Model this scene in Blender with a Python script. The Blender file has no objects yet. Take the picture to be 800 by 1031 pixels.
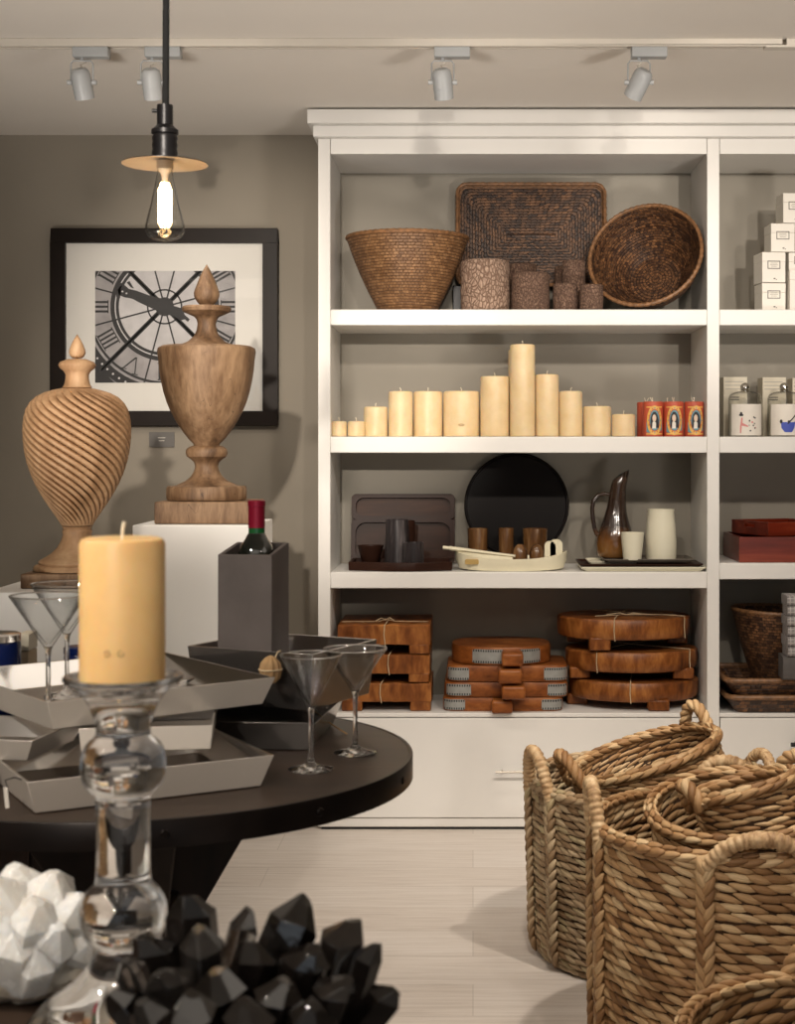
import bpy, bmesh, math, random
from mathutils import Vector, Matrix, Euler, noise

random.seed(7)
PI = math.pi
TAU = 2 * math.pi
SC = bpy.context.scene
COL = SC.collection

# ------------------------------------------------------------------ camera model: level camera at the origin looking along +Y
FPX, VPX, VPY, CAMZ = 1517.0, 476.0, 450.0, 1.22


def X(px, d):
    return (px - VPX) * d / FPX


def Z(py, d):
    return CAMZ - (py - VPY) * d / FPX


# ------------------------------------------------------------------ mesh builder
class MB:
    def __init__(self):
        self.v, self.f, self.uv, self.mi, self.flat = [], [], [], [], []

    def add(self, verts, faces, M=None, uvs=None, mi=0, flat=False):
        b = len(self.v)
        for p in verts:
            p = Vector(p)
            self.v.append(M @ p if M is not None else p)
        for k, fc in enumerate(faces):
            self.f.append([b + i for i in fc])
            if uvs is None:
                self.uv.append([(0.0, 0.0)] * len(fc))
            elif isinstance(uvs, dict):
                self.uv.append(uvs[k])
            else:
                self.uv.append([uvs[i] for i in fc])
            self.mi.append(mi)
            self.flat.append(flat)
        return self

    def box(self, c, s, M=None, mi=0):
        cx, cy, cz = c
        hx, hy, hz = s[0] / 2, s[1] / 2, s[2] / 2
        vs = [(cx + a * hx, cy + b * hy, cz + e * hz) for e in (-1, 1) for b in (-1, 1) for a in (-1, 1)]
        fs = [(0, 2, 3, 1), (4, 5, 7, 6), (0, 1, 5, 4), (2, 6, 7, 3), (0, 4, 6, 2), (1, 3, 7, 5)]
        uv = {}
        for k, fc in enumerate(fs):
            q = []
            for i in fc:
                p = vs[i]
                q.append((p[0] + p[1], p[2]) if k > 1 else (p[0], p[1]))
            uv[k] = q
        return self.add(vs, fs, M, uv, mi, True)

    def lathe(self, prof, seg=48, M=None, mi=0, rfun=None, cap=True):
        """prof: (r, z) from one end to the other; r <= 1e-6 closes to a point."""
        vs, uvs, rings = [], [], []
        L = 0.0
        rm = max(r for r, z in prof)
        for k, (r, z) in enumerate(prof):
            if k:
                L += math.hypot(r - prof[k - 1][0], z - prof[k - 1][1])
            ring = []
            for i in range(seg + 1):
                a = TAU * i / seg
                rr = r if rfun is None else rfun(r, z, a)
                vs.append((rr * math.cos(a), rr * math.sin(a), z))
                uvs.append((a * rm, L))
                ring.append(len(vs) - 1)
            rings.append(ring)
        fs = []
        for k in range(len(prof) - 1):
            A, B = rings[k], rings[k + 1]
            for i in range(seg):
                fs.append((A[i], A[i + 1], B[i + 1], B[i]))
        return self.add(vs, fs, M, uvs, mi)

    def tube(self, pts, r, seg=8, M=None, mi=0, closed=False, cap=True, flatten=None):
        pts = [Vector(p) for p in pts]
        n = len(pts)
        rs = r if isinstance(r, (list, tuple)) else [r] * n
        T = []
        for i in range(n):
            if closed:
                t = pts[(i + 1) % n] - pts[i - 1]
            else:
                t = pts[min(i + 1, n - 1)] - pts[max(i - 1, 0)]
            T.append(t.normalized() if t.length > 1e-9 else Vector((0, 0, 1)))
        up = Vector((0, 0, 1)) if abs(T[0].z) < 0.9 else Vector((1, 0, 0))
        N = (up - T[0] * up.dot(T[0])).normalized()
        vs, uvs, fs = [], [], []
        L = 0.0
        for i in range(n):
            if i:
                L += (pts[i] - pts[i - 1]).length
                N = N - T[i] * N.dot(T[i])
                N = N.normalized() if N.length > 1e-9 else T[i].orthogonal().normalized()
            B = T[i].cross(N)
            for k in range(seg):
                a = TAU * k / seg
                vs.append(pts[i] + (N * math.cos(a) + B * math.sin(a)) * rs[i])
                uvs.append((L, k / seg * 0.05))
        m = n if closed else n - 1
        for i in range(m):
            for k in range(seg):
                a, b = i * seg + k, i * seg + (k + 1) % seg
                c, d = ((i + 1) % n) * seg + (k + 1) % seg, ((i + 1) % n) * seg + k
                fs.append((a, b, c, d))
        if cap and not closed:
            fs.append(tuple(reversed(range(seg))))
            fs.append(tuple((n - 1) * seg + k for k in range(seg)))
        return self.add(vs, fs, M, uvs, mi)

    def lump(self, a, b, nrm, w, t, M=None, mi=0, seg=6, rings=5, bow=0.0):
        """a leaf-shaped strand of grass from a to b, w wide, t thick along nrm."""
        a, b, nrm = Vector(a), Vector(b), Vector(nrm).normalized()
        ax = b - a
        side = ax.cross(nrm).normalized()
        vs, uvs, fs = [], [], []
        L = ax.length
        for i in range(rings):
            s = i / (rings - 1)
            k = math.sin(PI * (0.06 + 0.88 * s)) ** 0.7
            c = a + ax * s + nrm * (bow * math.sin(PI * s))
            for j in range(seg):
                q = TAU * j / seg
                vs.append(c + side * (math.cos(q) * w / 2 * k) + nrm * (math.sin(q) * t / 2 * k))
                uvs.append((s * L, q / TAU * w * 2.5))
        for i in range(rings - 1):
            for j in range(seg):
                fs.append((i * seg + j, i * seg + (j + 1) % seg, (i + 1) * seg + (j + 1) % seg, (i + 1) * seg + j))
        fs.append(tuple(reversed(range(seg))))
        fs.append(tuple((rings - 1) * seg + j for j in range(seg)))
        return self.add(vs, fs, M, uvs, mi)

    def prism(self, poly, z0, z1, M=None, mi=0, mi_side=None, flat=True):
        n = len(poly)
        vs = [(x, y, z0) for x, y in poly] + [(x, y, z1) for x, y in poly]
        self.add(vs, [tuple(reversed(range(n))), tuple(range(n, 2 * n))], M, [(p[0], p[1]) for p in vs], mi, True)
        per = [0.0]
        for i in range(n):
            per.append(per[-1] + math.hypot(poly[(i + 1) % n][0] - poly[i][0], poly[(i + 1) % n][1] - poly[i][1]))
        uv = {i: [(per[i], z0), (per[i + 1], z0), (per[i + 1], z1), (per[i], z1)] for i in range(n)}
        self.add(vs, [(i, (i + 1) % n, n + (i + 1) % n, n + i) for i in range(n)], M, uv, mi if mi_side is None else mi_side, flat)
        return self

    def build(self, name, mats, parent=None, loc=None, rot=None, sharp=38, bevel=0.0, bseg=2, merge=True):
        me = bpy.data.meshes.new(name)
        me.from_pydata([tuple(p) for p in self.v], [], self.f)
        if not isinstance(mats, (list, tuple)):
            mats = [mats]
        for m in mats:
            me.materials.append(m)
        ul = me.uv_layers.new(name='UVMap')
        li = 0
        for k, p in enumerate(me.polygons):
            p.material_index = self.mi[k]
            for j in range(p.loop_total):
                ul.data[p.loop_start + j].uv = self.uv[k][j]
        if merge:
            bm = bmesh.new()
            bm.from_mesh(me)
            bmesh.ops.remove_doubles(bm, verts=bm.verts, dist=1e-6)
            bmesh.ops.dissolve_degenerate(bm, edges=bm.edges, dist=1e-7)
            bmesh.ops.recalc_face_normals(bm, faces=bm.faces)
            bm.to_mesh(me)
            bm.free()
        for p in me.polygons:
            p.use_smooth = True
        me.set_sharp_from_angle(angle=math.radians(sharp))
        o = bpy.data.objects.new(name, me)
        COL.objects.link(o)
        if parent is not None:
            o.parent = parent
        if loc is not None:
            o.location = loc
        if rot is not None:
            o.rotation_euler = rot
        if bevel > 0:
            b = o.modifiers.new('bevel', 'BEVEL')
            b.width = bevel
            b.segments = bseg
            b.limit_method = 'ANGLE'
            b.angle_limit = math.radians(35)
            b.harden_normals = False
        return o


def tag(o, label=None, cat=None, group=None, kind=None):
    if label:
        o['label'] = label
    if cat:
        o['category'] = cat
    if group:
        o['group'] = group
    if kind:
        o['kind'] = kind
    return o


def thing(name, label, cat, loc=(0, 0, 0), rotz=0.0, group=None, rot=None):
    o = bpy.data.objects.new(name, None)
    o.empty_display_size = 0.05
    COL.objects.link(o)
    o.location = loc
    o.rotation_euler = rot if rot is not None else (0, 0, rotz)
    return tag(o, label, cat, group)


def kids(o):
    return [c for c in bpy.data.objects if c.parent == o]


def dup(root, loc, rotz=None, label=None, rot=None, scale=None):
    r = root.copy()
    COL.objects.link(r)
    r.location = loc
    if rotz is not None:
        r.rotation_euler = (0, 0, rotz)
    if rot is not None:
        r.rotation_euler = rot
    if scale is not None:
        r.scale = scale
    if label:
        r['label'] = label
    for ch in kids(root):
        c = ch.copy()
        COL.objects.link(c)
        c.parent = r
        for g in kids(ch):
            d = g.copy()
            COL.objects.link(d)
            d.parent = c
    return r


def rrect(w, h, r, n=6, cx=0, cy=0):
    pts = []
    for (sx, sy, a0) in ((1, 1, 0), (-1, 1, PI / 2), (-1, -1, PI), (1, -1, 1.5 * PI)):
        for i in range(n + 1):
            a = a0 + PI / 2 * i / n
            pts.append((cx + sx * (w / 2 - r) + r * math.cos(a), cy + sy * (h / 2 - r) + r * math.sin(a)))
    return pts


def ring_solid(mb, loops, M=None, mi=0, close_ends=True):
    """loops: list of equal-length point loops; skins them in order and caps both ends."""
    n = len(loops[0])
    vs = [p for l in loops for p in l]
    fs = []
    for k in range(len(loops) - 1):
        for i in range(n):
            fs.append((k * n + i, k * n + (i + 1) % n, (k + 1) * n + (i + 1) % n, (k + 1) * n + i))
    if close_ends:
        fs.append(tuple(reversed(range(n))))
        fs.append(tuple((len(loops) - 1) * n + i for i in range(n)))
    uv = [(p[0] + 0.3 * p[1], p[2] + 0.3 * p[1]) for p in vs]
    return mb.add(vs, fs, M, uv, mi)


def T(x, y, z):
    return Matrix.Translation((x, y, z))


def R(axis, deg):
    return Matrix.Rotation(math.radians(deg), 4, axis)


# ------------------------------------------------------------------ materials
class N:
    def __init__(self, name):
        self.m = bpy.data.materials.new(name)
        self.m.use_nodes = True
        self.nt = self.m.node_tree
        self.b = self.nt.nodes['Principled BSDF']
        self.out = self.nt.nodes['Material Output']

    def new(self, t, **kw):
        n = self.nt.nodes.new(t)
        for k, v in kw.items():
            setattr(n, k, v)
        return n

    def link(self, a, b):
        self.nt.links.new(a, b)

    def set(self, **kw):
        names = dict(color='Base Color', rough='Roughness', metal='Metallic', ior='IOR', trans='Transmission Weight', sss='Subsurface Weight',
                     sssr='Subsurface Radius', ssss='Subsurface Scale', spec='Specular IOR Level', coat='Coat Weight', coatr='Coat Roughness',
                     emis='Emission Color', emiss='Emission Strength', sheen='Sheen Weight')
        for k, v in kw.items():
            if k in ('color', 'emis'):
                v = (*v, 1.0)
            self.b.inputs[names[k]].default_value = v
        return self

    def coords(self, kind='Object', scale=(1, 1, 1), rot=(0, 0, 0), jitter=True):
        tc = self.new('ShaderNodeTexCoord')
        mp = self.new('ShaderNodeMapping')
        mp.inputs['Scale'].default_value = scale
        mp.inputs['Rotation'].default_value = rot
        src = tc.outputs[kind]
        if jitter:
            oi = self.new('ShaderNodeObjectInfo')
            ad = self.new('ShaderNodeVectorMath', operation='MULTIPLY_ADD')
            cx = self.new('ShaderNodeCombineXYZ')
            for k in 'XYZ':
                self.link(oi.outputs['Random'], cx.inputs[k])
            self.link(cx.outputs[0], ad.inputs[0])
            ad.inputs[1].default_value = (7.3, 3.1, 5.7)
            self.link(src, ad.inputs[2])
            src = ad.outputs[0]
        self.link(src, mp.inputs['Vector'])
        return mp.outputs[0]

    def noise(self, vec, scale=5, detail=4, rough=0.55, dist=0.0):
        n = self.new('ShaderNodeTexNoise')
        n.inputs['Scale'].default_value = scale
        n.inputs['Detail'].default_value = detail
        n.inputs['Roughness'].default_value = rough
        n.inputs['Distortion'].default_value = dist
        self.link(vec, n.inputs['Vector'])
        return n.outputs['Fac']

    def ramp(self, fac, stops):
        r = self.new('ShaderNodeValToRGB')
        el = r.color_ramp.elements
        while len(el) < len(stops):
            el.new(0.5)
        for e, (p, c) in zip(el, stops):
            e.position = p
            e.color = (*c, 1.0) if len(c) == 3 else c
        self.link(fac, r.inputs[0])
        return r.outputs[0]

    def mix(self, fac, a, b, mode='MIX'):
        n = self.new('ShaderNodeMix', data_type='RGBA', blend_type=mode)
        for sock, val in ((n.inputs[0], fac), (n.inputs[6], a), (n.inputs[7], b)):
            if hasattr(val, 'is_linked') or hasattr(val, 'links'):
                self.link(val, sock)
            elif isinstance(val, (int, float)):
                sock.default_value = val
            else:
                sock.default_value = (*val, 1.0)
        return n.outputs[2]

    def math(self, op, a, b=None):
        n = self.new('ShaderNodeMath', operation=op)
        for i, v in enumerate((a, b)):
            if v is None:
                continue
            if isinstance(v, (int, float)):
                n.inputs[i].default_value = v
            else:
                self.link(v, n.inputs[i])
        return n.outputs[0]

    def bump(self, h, strength=0.3, dist=0.01):
        b = self.new('ShaderNodeBump')
        b.inputs['Strength'].default_value = strength
        b.inputs['Distance'].default_value = dist
        self.link(h, b.inputs['Height'])
        self.link(b.outputs[0], self.b.inputs['Normal'])

    def color(self, c):
        self.link(c, self.b.inputs['Base Color'])

    def rough(self, c):
        self.link(c, self.b.inputs['Roughness'])


def m_plain(name, color, rough=0.5, metal=0.0, var=0.06, scale=6, bump=0.0, **kw):
    n = N(name).set(color=color, rough=rough, metal=metal, **kw)
    v = n.coords('Object')
    f = n.noise(v, scale, 4)
    lo = tuple(max(0, c * (1 - var)) for c in color)
    hi = tuple(min(1, c * (1 + var)) for c in color)
    n.color(n.ramp(f, [(0.3, lo), (0.7, hi)]))
    if bump:
        n.bump(n.noise(v, scale * 12, 3), bump, 0.002)
    return n.m


def m_wood(name, stops, stretch=(1, 1, 8), scale=10, rough=0.5, bump=0.15, fine=60, coat=0.0, crack=0.0, kind='Object', spec=0.5):
    n = N(name).set(rough=rough, coat=coat, coatr=0.25, spec=spec)
    inv = tuple(1.0 / s for s in stretch)
    v = n.coords(kind, inv)
    big = n.noise(v, scale, 5, 0.6, 0.6)
    fin = n.noise(v, fine, 3, 0.6)
    f = n.math('ADD', n.math('MULTIPLY', big, 0.7), n.math('MULTIPLY', fin, 0.3))
    c = n.ramp(f, stops)
    h = f
    if crack:
        w = n.noise(v, scale * 0.6, 2, 0.5, 1.5)
        k = n.math('LESS_THAN', n.math('ABSOLUTE', n.math('SUBTRACT', w, 0.5)), crack)
        c = n.mix(n.math('MULTIPLY', k, 0.65), c, (0.03, 0.015, 0.008))
        h = n.math('SUBTRACT', f, n.math('MULTIPLY', k, 0.5))
    n.color(c)
    n.bump(h, bump, 0.004)
    return n.m


def m_weave(name, c1, c2, gap, bw=0.017, bh=0.0104, rough=0.5, hue=None):
    """stitches of split cane laid in rows: UV is in metres."""
    n = N(name).set(rough=rough)
    tc = n.new('ShaderNodeTexCoord')
    br = n.new('ShaderNodeTexBrick')
    br.offset = 0.5
    br.inputs['Scale'].default_value = 1.0
    br.inputs['Brick Width'].default_value = bw
    br.inputs['Row Height'].default_value = bh
    br.inputs['Mortar Size'].default_value = bh * 0.13
    br.inputs['Mortar Smooth'].default_value = 0.8
    br.inputs['Bias'].default_value = -0.1
    br.inputs['Color1'].default_value = (*c1, 1)
    br.inputs['Color2'].default_value = (*c2, 1)
    br.inputs['Mortar'].default_value = (*gap, 1)
    nz = n.new('ShaderNodeTexNoise')
    nz.inputs['Scale'].default_value = 60
    n.link(tc.outputs['UV'], nz.inputs['Vector'])
    mv = n.new('ShaderNodeVectorMath', operation='MULTIPLY_ADD')
    mv.inputs[1].default_value = (0.022, 0.0022, 0)
    n.link(nz.outputs['Color'], mv.inputs[0])
    n.link(tc.outputs['UV'], mv.inputs[2])
    n.link(mv.outputs[0], br.inputs['Vector'])
    ov = n.coords('Object')
    blot = n.noise(ov, 26, 4, 0.65)
    c = n.mix(n.ramp(blot, [(0.35, (0, 0, 0)), (0.68, (1, 1, 1))]), n.mix(0.6, br.outputs['Color'], gap), br.outputs['Color'])
    n.color(c)
    n.bump(n.math('SUBTRACT', 1.0, br.outputs['Fac']), 0.7, 0.004)
    return n.m


def m_grass(name, stops):
    n = N(name).set(rough=0.55, spec=0.35)
    g = n.new('ShaderNodeNewGeometry')
    base = n.ramp(g.outputs['Random Per Island'], stops)
    v = n.coords('UV', (18, 260, 1))
    f = n.noise(v, 1.0, 4, 0.6)
    ov = n.coords('Object')
    pat = n.noise(ov, 7, 3, 0.6)
    c = n.mix(n.ramp(f, [(0.35, (0.45, 0.45, 0.45)), (0.62, (0, 0, 0))]), base, (0.17, 0.085, 0.032))
    c = n.mix(n.ramp(pat, [(0.52, (0, 0, 0)), (0.8, (0.55, 0.55, 0.55))]), c, (0.30, 0.15, 0.055))
    n.color(c)
    n.bump(f, 0.5, 0.003)
    return n.m


def m_glass(name, color=(1, 1, 1), ior=1.5, rough=0.0):
    n = N(name).set(color=color, rough=rough, trans=1.0, ior=ior)
    return n.m


M_ = {}
M_['wall'] = m_plain('painted_wall', (0.268, 0.236, 0.190), 0.85, var=0.03, scale=3, bump=0.05)
M_['ceiling'] = m_plain('painted_ceiling', (0.78, 0.735, 0.675), 0.9, var=0.02, scale=2)
M_['white'] = m_plain('white_lacquer', (0.78, 0.76, 0.725), 0.42, var=0.02, scale=3)
M_['backpanel'] = m_plain('cabinet_back_paint', (0.29, 0.262, 0.215), 0.6, var=0.03, scale=3)
M_['plinth'] = m_plain('pedestal_white', (0.84, 0.82, 0.78), 0.6, var=0.02, scale=3)
M_['lampwhite'] = m_plain('lamp_white', (0.37, 0.38, 0.385), 0.4, var=0.02)
M_['track'] = m_plain('track_paint', (0.62, 0.57, 0.50), 0.45, var=0.02)
M_['blackmetal'] = m_plain('blackened_metal', (0.012, 0.011, 0.012), 0.38, 0.3)
M_['cord'] = m_plain('black_cloth_cord', (0.008, 0.008, 0.008), 0.9)
M_['shadeunder'] = m_plain('shade_lining', (0.52, 0.43, 0.33), 0.5)
M_['frame'] = m_wood('frame_dark_wood', [(0.3, (0.008, 0.006, 0.005)), (0.7, (0.022, 0.016, 0.013))], (8, 1, 8), 10, 0.35, 0.05, spec=0.10)
M_['matboard'] = m_plain('mat_board', (0.83, 0.80, 0.74), 0.9, var=0.01)
M_['ink'] = m_plain('print_black', (0.018, 0.016, 0.016), 0.6)
M_['printlight'] = m_plain('print_pale_grey', (0.58, 0.555, 0.55), 0.6, var=0.12, scale=18)
M_['printmid'] = m_plain('print_mid_grey', (0.36, 0.335, 0.33), 0.6, var=0.25, scale=14)
M_['placard'] = m_plain('placard_grey', (0.10, 0.09, 0.08), 0.5)
M_['urn'] = m_wood('carved_bleached_wood', [(0.34, (0.075, 0.038, 0.017)), (0.47, (0.18, 0.100, 0.049)), (0.63, (0.33, 0.205, 0.112))], (1, 1, 5), 13, 0.6, 0.35, 90, crack=0.0016)
M_['urnf'] = m_wood('carved_fluted_wood', [(0.30, (0.22, 0.115, 0.050)), (0.5, (0.42, 0.245, 0.125)), (0.7, (0.58, 0.385, 0.22))], (1, 1, 4), 12, 0.6, 0.25, 80)
M_['tabletop'] = m_wood('table_dark_wood', [(0.3, (0.016, 0.010, 0.007)), (0.55, (0.040, 0.025, 0.017)), (0.75, (0.070, 0.046, 0.032))], (6, 1, 1), 7, 0.38, 0.05, 50)
M_['tableband'] = m_plain('table_band_iron', (0.010, 0.007, 0.006), 0.32, 0.4, var=0.3, scale=14, spec=0.25)
M_['tableleg'] = m_wood('table_leg_wood', [(0.3, (0.007, 0.004, 0.003)), (0.7, (0.030, 0.016, 0.010))], (1, 1, 8), 9, 0.5, 0.1, spec=0.25)
M_['steel'] = m_plain('polished_steel', (0.84, 0.82, 0.80), 0.12, 1.0, var=0.03, scale=9)
M_['brushed'] = m_plain('brushed_aluminium', (0.76, 0.69, 0.61), 0.38, 0.40, var=0.03, scale=9)
M_['darksteel'] = m_plain('dark_polished_steel', (0.27, 0.25, 0.235), 0.24, 0.9, var=0.05, scale=9)
M_['glass'] = m_glass('clear_glass')
M_['crystal'] = m_glass('heavy_clear_glass', (0.99, 0.995, 1.0), 1.5)
M_['wax'] = None


def m_wax(name, c, c2):
    n = N(name).set(rough=0.38, sss=0.45, sssr=(1.0, 0.5, 0.22), ssss=0.012, spec=0.35)
    v = n.coords('Object')
    n.color(n.ramp(n.noise(v, 22, 4), [(0.3, c2), (0.7, c)]))
    n.bump(n.noise(v, 120, 3), 0.05, 0.002)
    return n.m


M_['wax'] = m_wax('ivory_wax', (0.76, 0.60, 0.37), (0.70, 0.53, 0.30))
M_['waxamber'] = m_wax('honey_wax', (0.78, 0.52, 0.235), (0.72, 0.455, 0.19))
M_['waxmark'] = m_plain('wax_mark', (0.42, 0.26, 0.11), 0.5)
M_['wick'] = m_plain('wick_cotton', (0.80, 0.72, 0.56), 0.9)
M_['taupe'] = m_plain('taupe_leather', (0.115, 0.096, 0.089), 0.62, var=0.18, scale=9, bump=0.1, spec=0.3)
M_['bottle'] = m_plain('dark_bottle_glass', (0.006, 0.008, 0.006), 0.06, 0.0, coat=1.0)
M_['bottlegreen'] = m_plain('green_bottle_glass', (0.012, 0.10, 0.028), 0.08)
M_['capsule'] = m_plain('crimson_foil', (0.30, 0.010, 0.035), 0.30, 0.35)
M_['navy'] = m_plain('navy_glaze', (0.004, 0.012, 0.075), 0.15)
M_['beige'] = m_plain('beige_card', (0.50, 0.39, 0.26), 0.7)
M_['twine'] = m_plain('jute_twine', (0.52, 0.40, 0.25), 0.9, var=0.2, scale=60)
M_['driedpod'] = m_wood('dried_pod', [(0.3, (0.20, 0.11, 0.045)), (0.7, (0.46, 0.29, 0.13))], (1, 1, 6), 30, 0.7, 0.3)
M_['rattan'] = m_weave('woven_brown_cane', (0.060, 0.022, 0.008), (0.30, 0.135, 0.052), (0.010, 0.004, 0.002))
M_['rattanl'] = m_weave('woven_honey_cane', (0.19, 0.090, 0.034), (0.36, 0.190, 0.082), (0.075, 0.032, 0.012))
M_['rattand'] = m_weave('woven_dark_cane', (0.038, 0.014, 0.005), (0.27, 0.120, 0.046), (0.008, 0.003, 0.002))
M_['canerim'] = m_plain('cane_rim', (0.20, 0.095, 0.038), 0.5, var=0.45, scale=70)


def m_bark(name, lo, mid, hi, scale=55):
    n = N(name).set(rough=0.75)
    v = n.coords('Object', (1, 1, 0.6))
    vo = n.new('ShaderNodeTexVoronoi', feature='DISTANCE_TO_EDGE')
    vo.inputs['Scale'].default_value = scale
    ns = n.new('ShaderNodeTexNoise')
    ns.inputs['Scale'].default_value = 20
    n.link(v, ns.inputs['Vector'])
    mv = n.new('ShaderNodeVectorMath', operation='MULTIPLY_ADD')
    mv.inputs[1].default_value = (0.03, 0.03, 0.03)
    n.link(ns.outputs['Color'], mv.inputs[0])
    n.link(v, mv.inputs[2])
    n.link(mv.outputs[0], vo.inputs['Vector'])
    e = n.ramp(vo.outputs['Distance'], [(0.0, (0, 0, 0)), (0.16, (1, 1, 1))])
    fin = n.noise(v, 160, 3)
    c = n.mix(e, lo, n.ramp(fin, [(0.35, mid), (0.65, hi)]))
    n.color(c)
    n.bump(n.math('ADD', e, n.math('MULTIPLY', fin, 1.2)), 0.7, 0.004)
    return n.m


M_['bark'] = m_bark('pale_bark', (0.15, 0.085, 0.055), (0.26, 0.165, 0.115), (0.43, 0.30, 0.22), 85)
M_['barkd'] = m_bark('brown_bark', (0.080, 0.041, 0.027), (0.12, 0.065, 0.042), (0.25, 0.150, 0.10), 150)
M_['barkin'] = m_plain('bark_inside', (0.06, 0.035, 0.022), 0.8)
M_['red'] = m_plain('red_candle_can', (0.48, 0.082, 0.040), 0.5, var=0.15)
M_['gold'] = m_plain('label_yellow', (0.74, 0.42, 0.10), 0.5, var=0.15, scale=60)
M_['labelblue'] = m_plain('label_teal', (0.11, 0.28, 0.33), 0.5)
M_['labeldark'] = m_plain('label_ink', (0.020, 0.018, 0.024), 0.5)
M_['labelskin'] = m_plain('label_pale', (0.66, 0.50, 0.38), 0.5)
M_['labelwhite'] = m_plain('label_paper', (0.72, 0.67, 0.60), 0.6)
M_['ebony'] = m_wood('ebonised_wood', [(0.3, (0.012, 0.0045, 0.0022)), (0.55, (0.036, 0.013, 0.006)), (0.75, (0.085, 0.034, 0.015))], (8, 1, 1), 12, 0.36, 0.06, 60, spec=0.10)
M_['ebonytrim'] = m_plain('dark_brown_lacquer', (0.030, 0.0125, 0.0080), 0.35, var=0.2, spec=0.10)
M_['blackdisc'] = m_plain('black_brown_disc', (0.0065, 0.0042, 0.0036), 0.42, var=0.2, spec=0.10)
M_['hornd'] = m_wood('grey_striped_horn', [(0.3, (0.008, 0.006, 0.006)), (0.5, (0.032, 0.026, 0.027)), (0.7, (0.17, 0.15, 0.15))], (1, 1, 14), 40, 0.3, 0.05, 110, spec=0.3)
M_['horn'] = m_wood('amber_horn', [(0.3, (0.035, 0.014, 0.006)), (0.5, (0.13, 0.058, 0.020)), (0.72, (0.33, 0.19, 0.085))], (1, 1, 6), 24, 0.22, 0.04, 60, coat=0.4)
M_['bone'] = m_plain('cream_bone', (0.80, 0.74, 0.55), 0.4, var=0.05, scale=14)
M_['bonehole'] = m_plain('amber_inlay', (0.42, 0.28, 0.09), 0.4)
M_['cream'] = m_plain('cream_ceramic', (0.74, 0.70, 0.55), 0.33, var=0.03)
M_['slate'] = m_plain('grey_brown_plate', (0.125, 0.105, 0.085), 0.4, var=0.2, scale=20, spec=0.3)


def m_pitcher():
    n = N('brown_glazed_horn').set(rough=0.16, coat=0.6, coatr=0.08)
    tc = n.new('ShaderNodeTexCoord')
    sp = n.new('ShaderNodeSeparateXYZ')
    n.link(tc.outputs['Object'], sp.inputs[0])
    nz = n.noise(n.coords('Object'), 12, 3)
    f = n.math('ADD', n.math('MULTIPLY', sp.outputs['Z'], 3.6), n.math('MULTIPLY', n.math('SUBTRACT', nz, 0.5), 0.35))
    n.color(n.ramp(f, [(0.04, (0.23, 0.105, 0.028)), (0.22, (0.16, 0.065, 0.018)), (0.36, (0.024, 0.013, 0.010)), (0.9, (0.045, 0.024, 0.014))]))
    return n.m


M_['pitcher'] = m_pitcher()
M_['board'] = m_wood('oiled_brown_wood', [(0.30, (0.045, 0.011, 0.003)), (0.48, (0.19, 0.058, 0.012)), (0.70, (0.44, 0.175, 0.045))], (1, 1, 3), 17, 0.36, 0.2, 70, spec=0.3)
M_['boardtop'] = m_wood('oiled_dark_top', [(0.28, (0.040, 0.014, 0.006)), (0.5, (0.12, 0.044, 0.014)), (0.72, (0.24, 0.105, 0.036))], (1, 6, 1), 12, 0.34, 0.15, 70)
M_['paddle'] = m_wood('chestnut_wood', [(0.30, (0.085, 0.020, 0.005)), (0.5, (0.25, 0.075, 0.016)), (0.72, (0.44, 0.165, 0.045))], (2, 2, 1), 18, 0.38, 0.12, 60, spec=0.3)
M_['tin'] = m_plain('zinc_patch', (0.34, 0.34, 0.32), 0.5, 0.35, var=0.1, scale=40)
M_['mahogany'] = m_wood('red_lacquered_wood', [(0.3, (0.055, 0.006, 0.002)), (0.52, (0.15, 0.017, 0.006)), (0.72, (0.29, 0.052, 0.018))], (9, 1, 1), 9, 0.28, 0.04, 50, coat=0.15, spec=0.3)
M_['boxwhite'] = m_plain('white_carton', (0.80, 0.76, 0.69), 0.55, var=0.02)
M_['cartonback'] = m_plain('cream_carton', (0.66, 0.60, 0.48), 0.6, var=0.04)
M_['inkgrey'] = m_plain('printed_grey', (0.16, 0.145, 0.13), 0.6)
M_['inkpale'] = m_plain('printed_pale', (0.44, 0.41, 0.36), 0.6)
M_['pink'] = m_plain('printed_pink', (0.66, 0.25, 0.24), 0.6)
M_['blueink'] = m_plain('printed_blue', (0.055, 0.085, 0.42), 0.6)
M_['silver'] = m_plain('silver_ball', (0.75, 0.72, 0.66), 0.12, 1.0)
M_['liquid'] = m_plain('pale_contents', (0.58, 0.53, 0.42), 0.4)
M_['textile'] = None
M_['chrome'] = m_plain('brushed_handle', (0.55, 0.50, 0.43), 0.28, 1.0)
M_['darkpull'] = m_plain('dark_pull', (0.02, 0.018, 0.017), 0.4, 0.5)
M_['gap'] = m_plain('recess_black', (0.012, 0.011, 0.010), 0.9)
M_['grass'] = m_grass('twisted_seagrass', [(0.0, (0.16, 0.075, 0.026)), (0.3, (0.345, 0.19, 0.082)), (0.7, (0.51, 0.325, 0.16)), (1.0, (0.67, 0.49, 0.28))])
M_['grasspale'] = m_grass('bleached_seagrass', [(0.0, (0.23, 0.145, 0.075)), (0.4, (0.41, 0.295, 0.175)), (0.75, (0.55, 0.425, 0.27)), (1.0, (0.48, 0.40, 0.23))])
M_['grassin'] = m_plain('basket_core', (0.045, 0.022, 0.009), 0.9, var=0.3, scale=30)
M_['wrap'] = None


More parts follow.
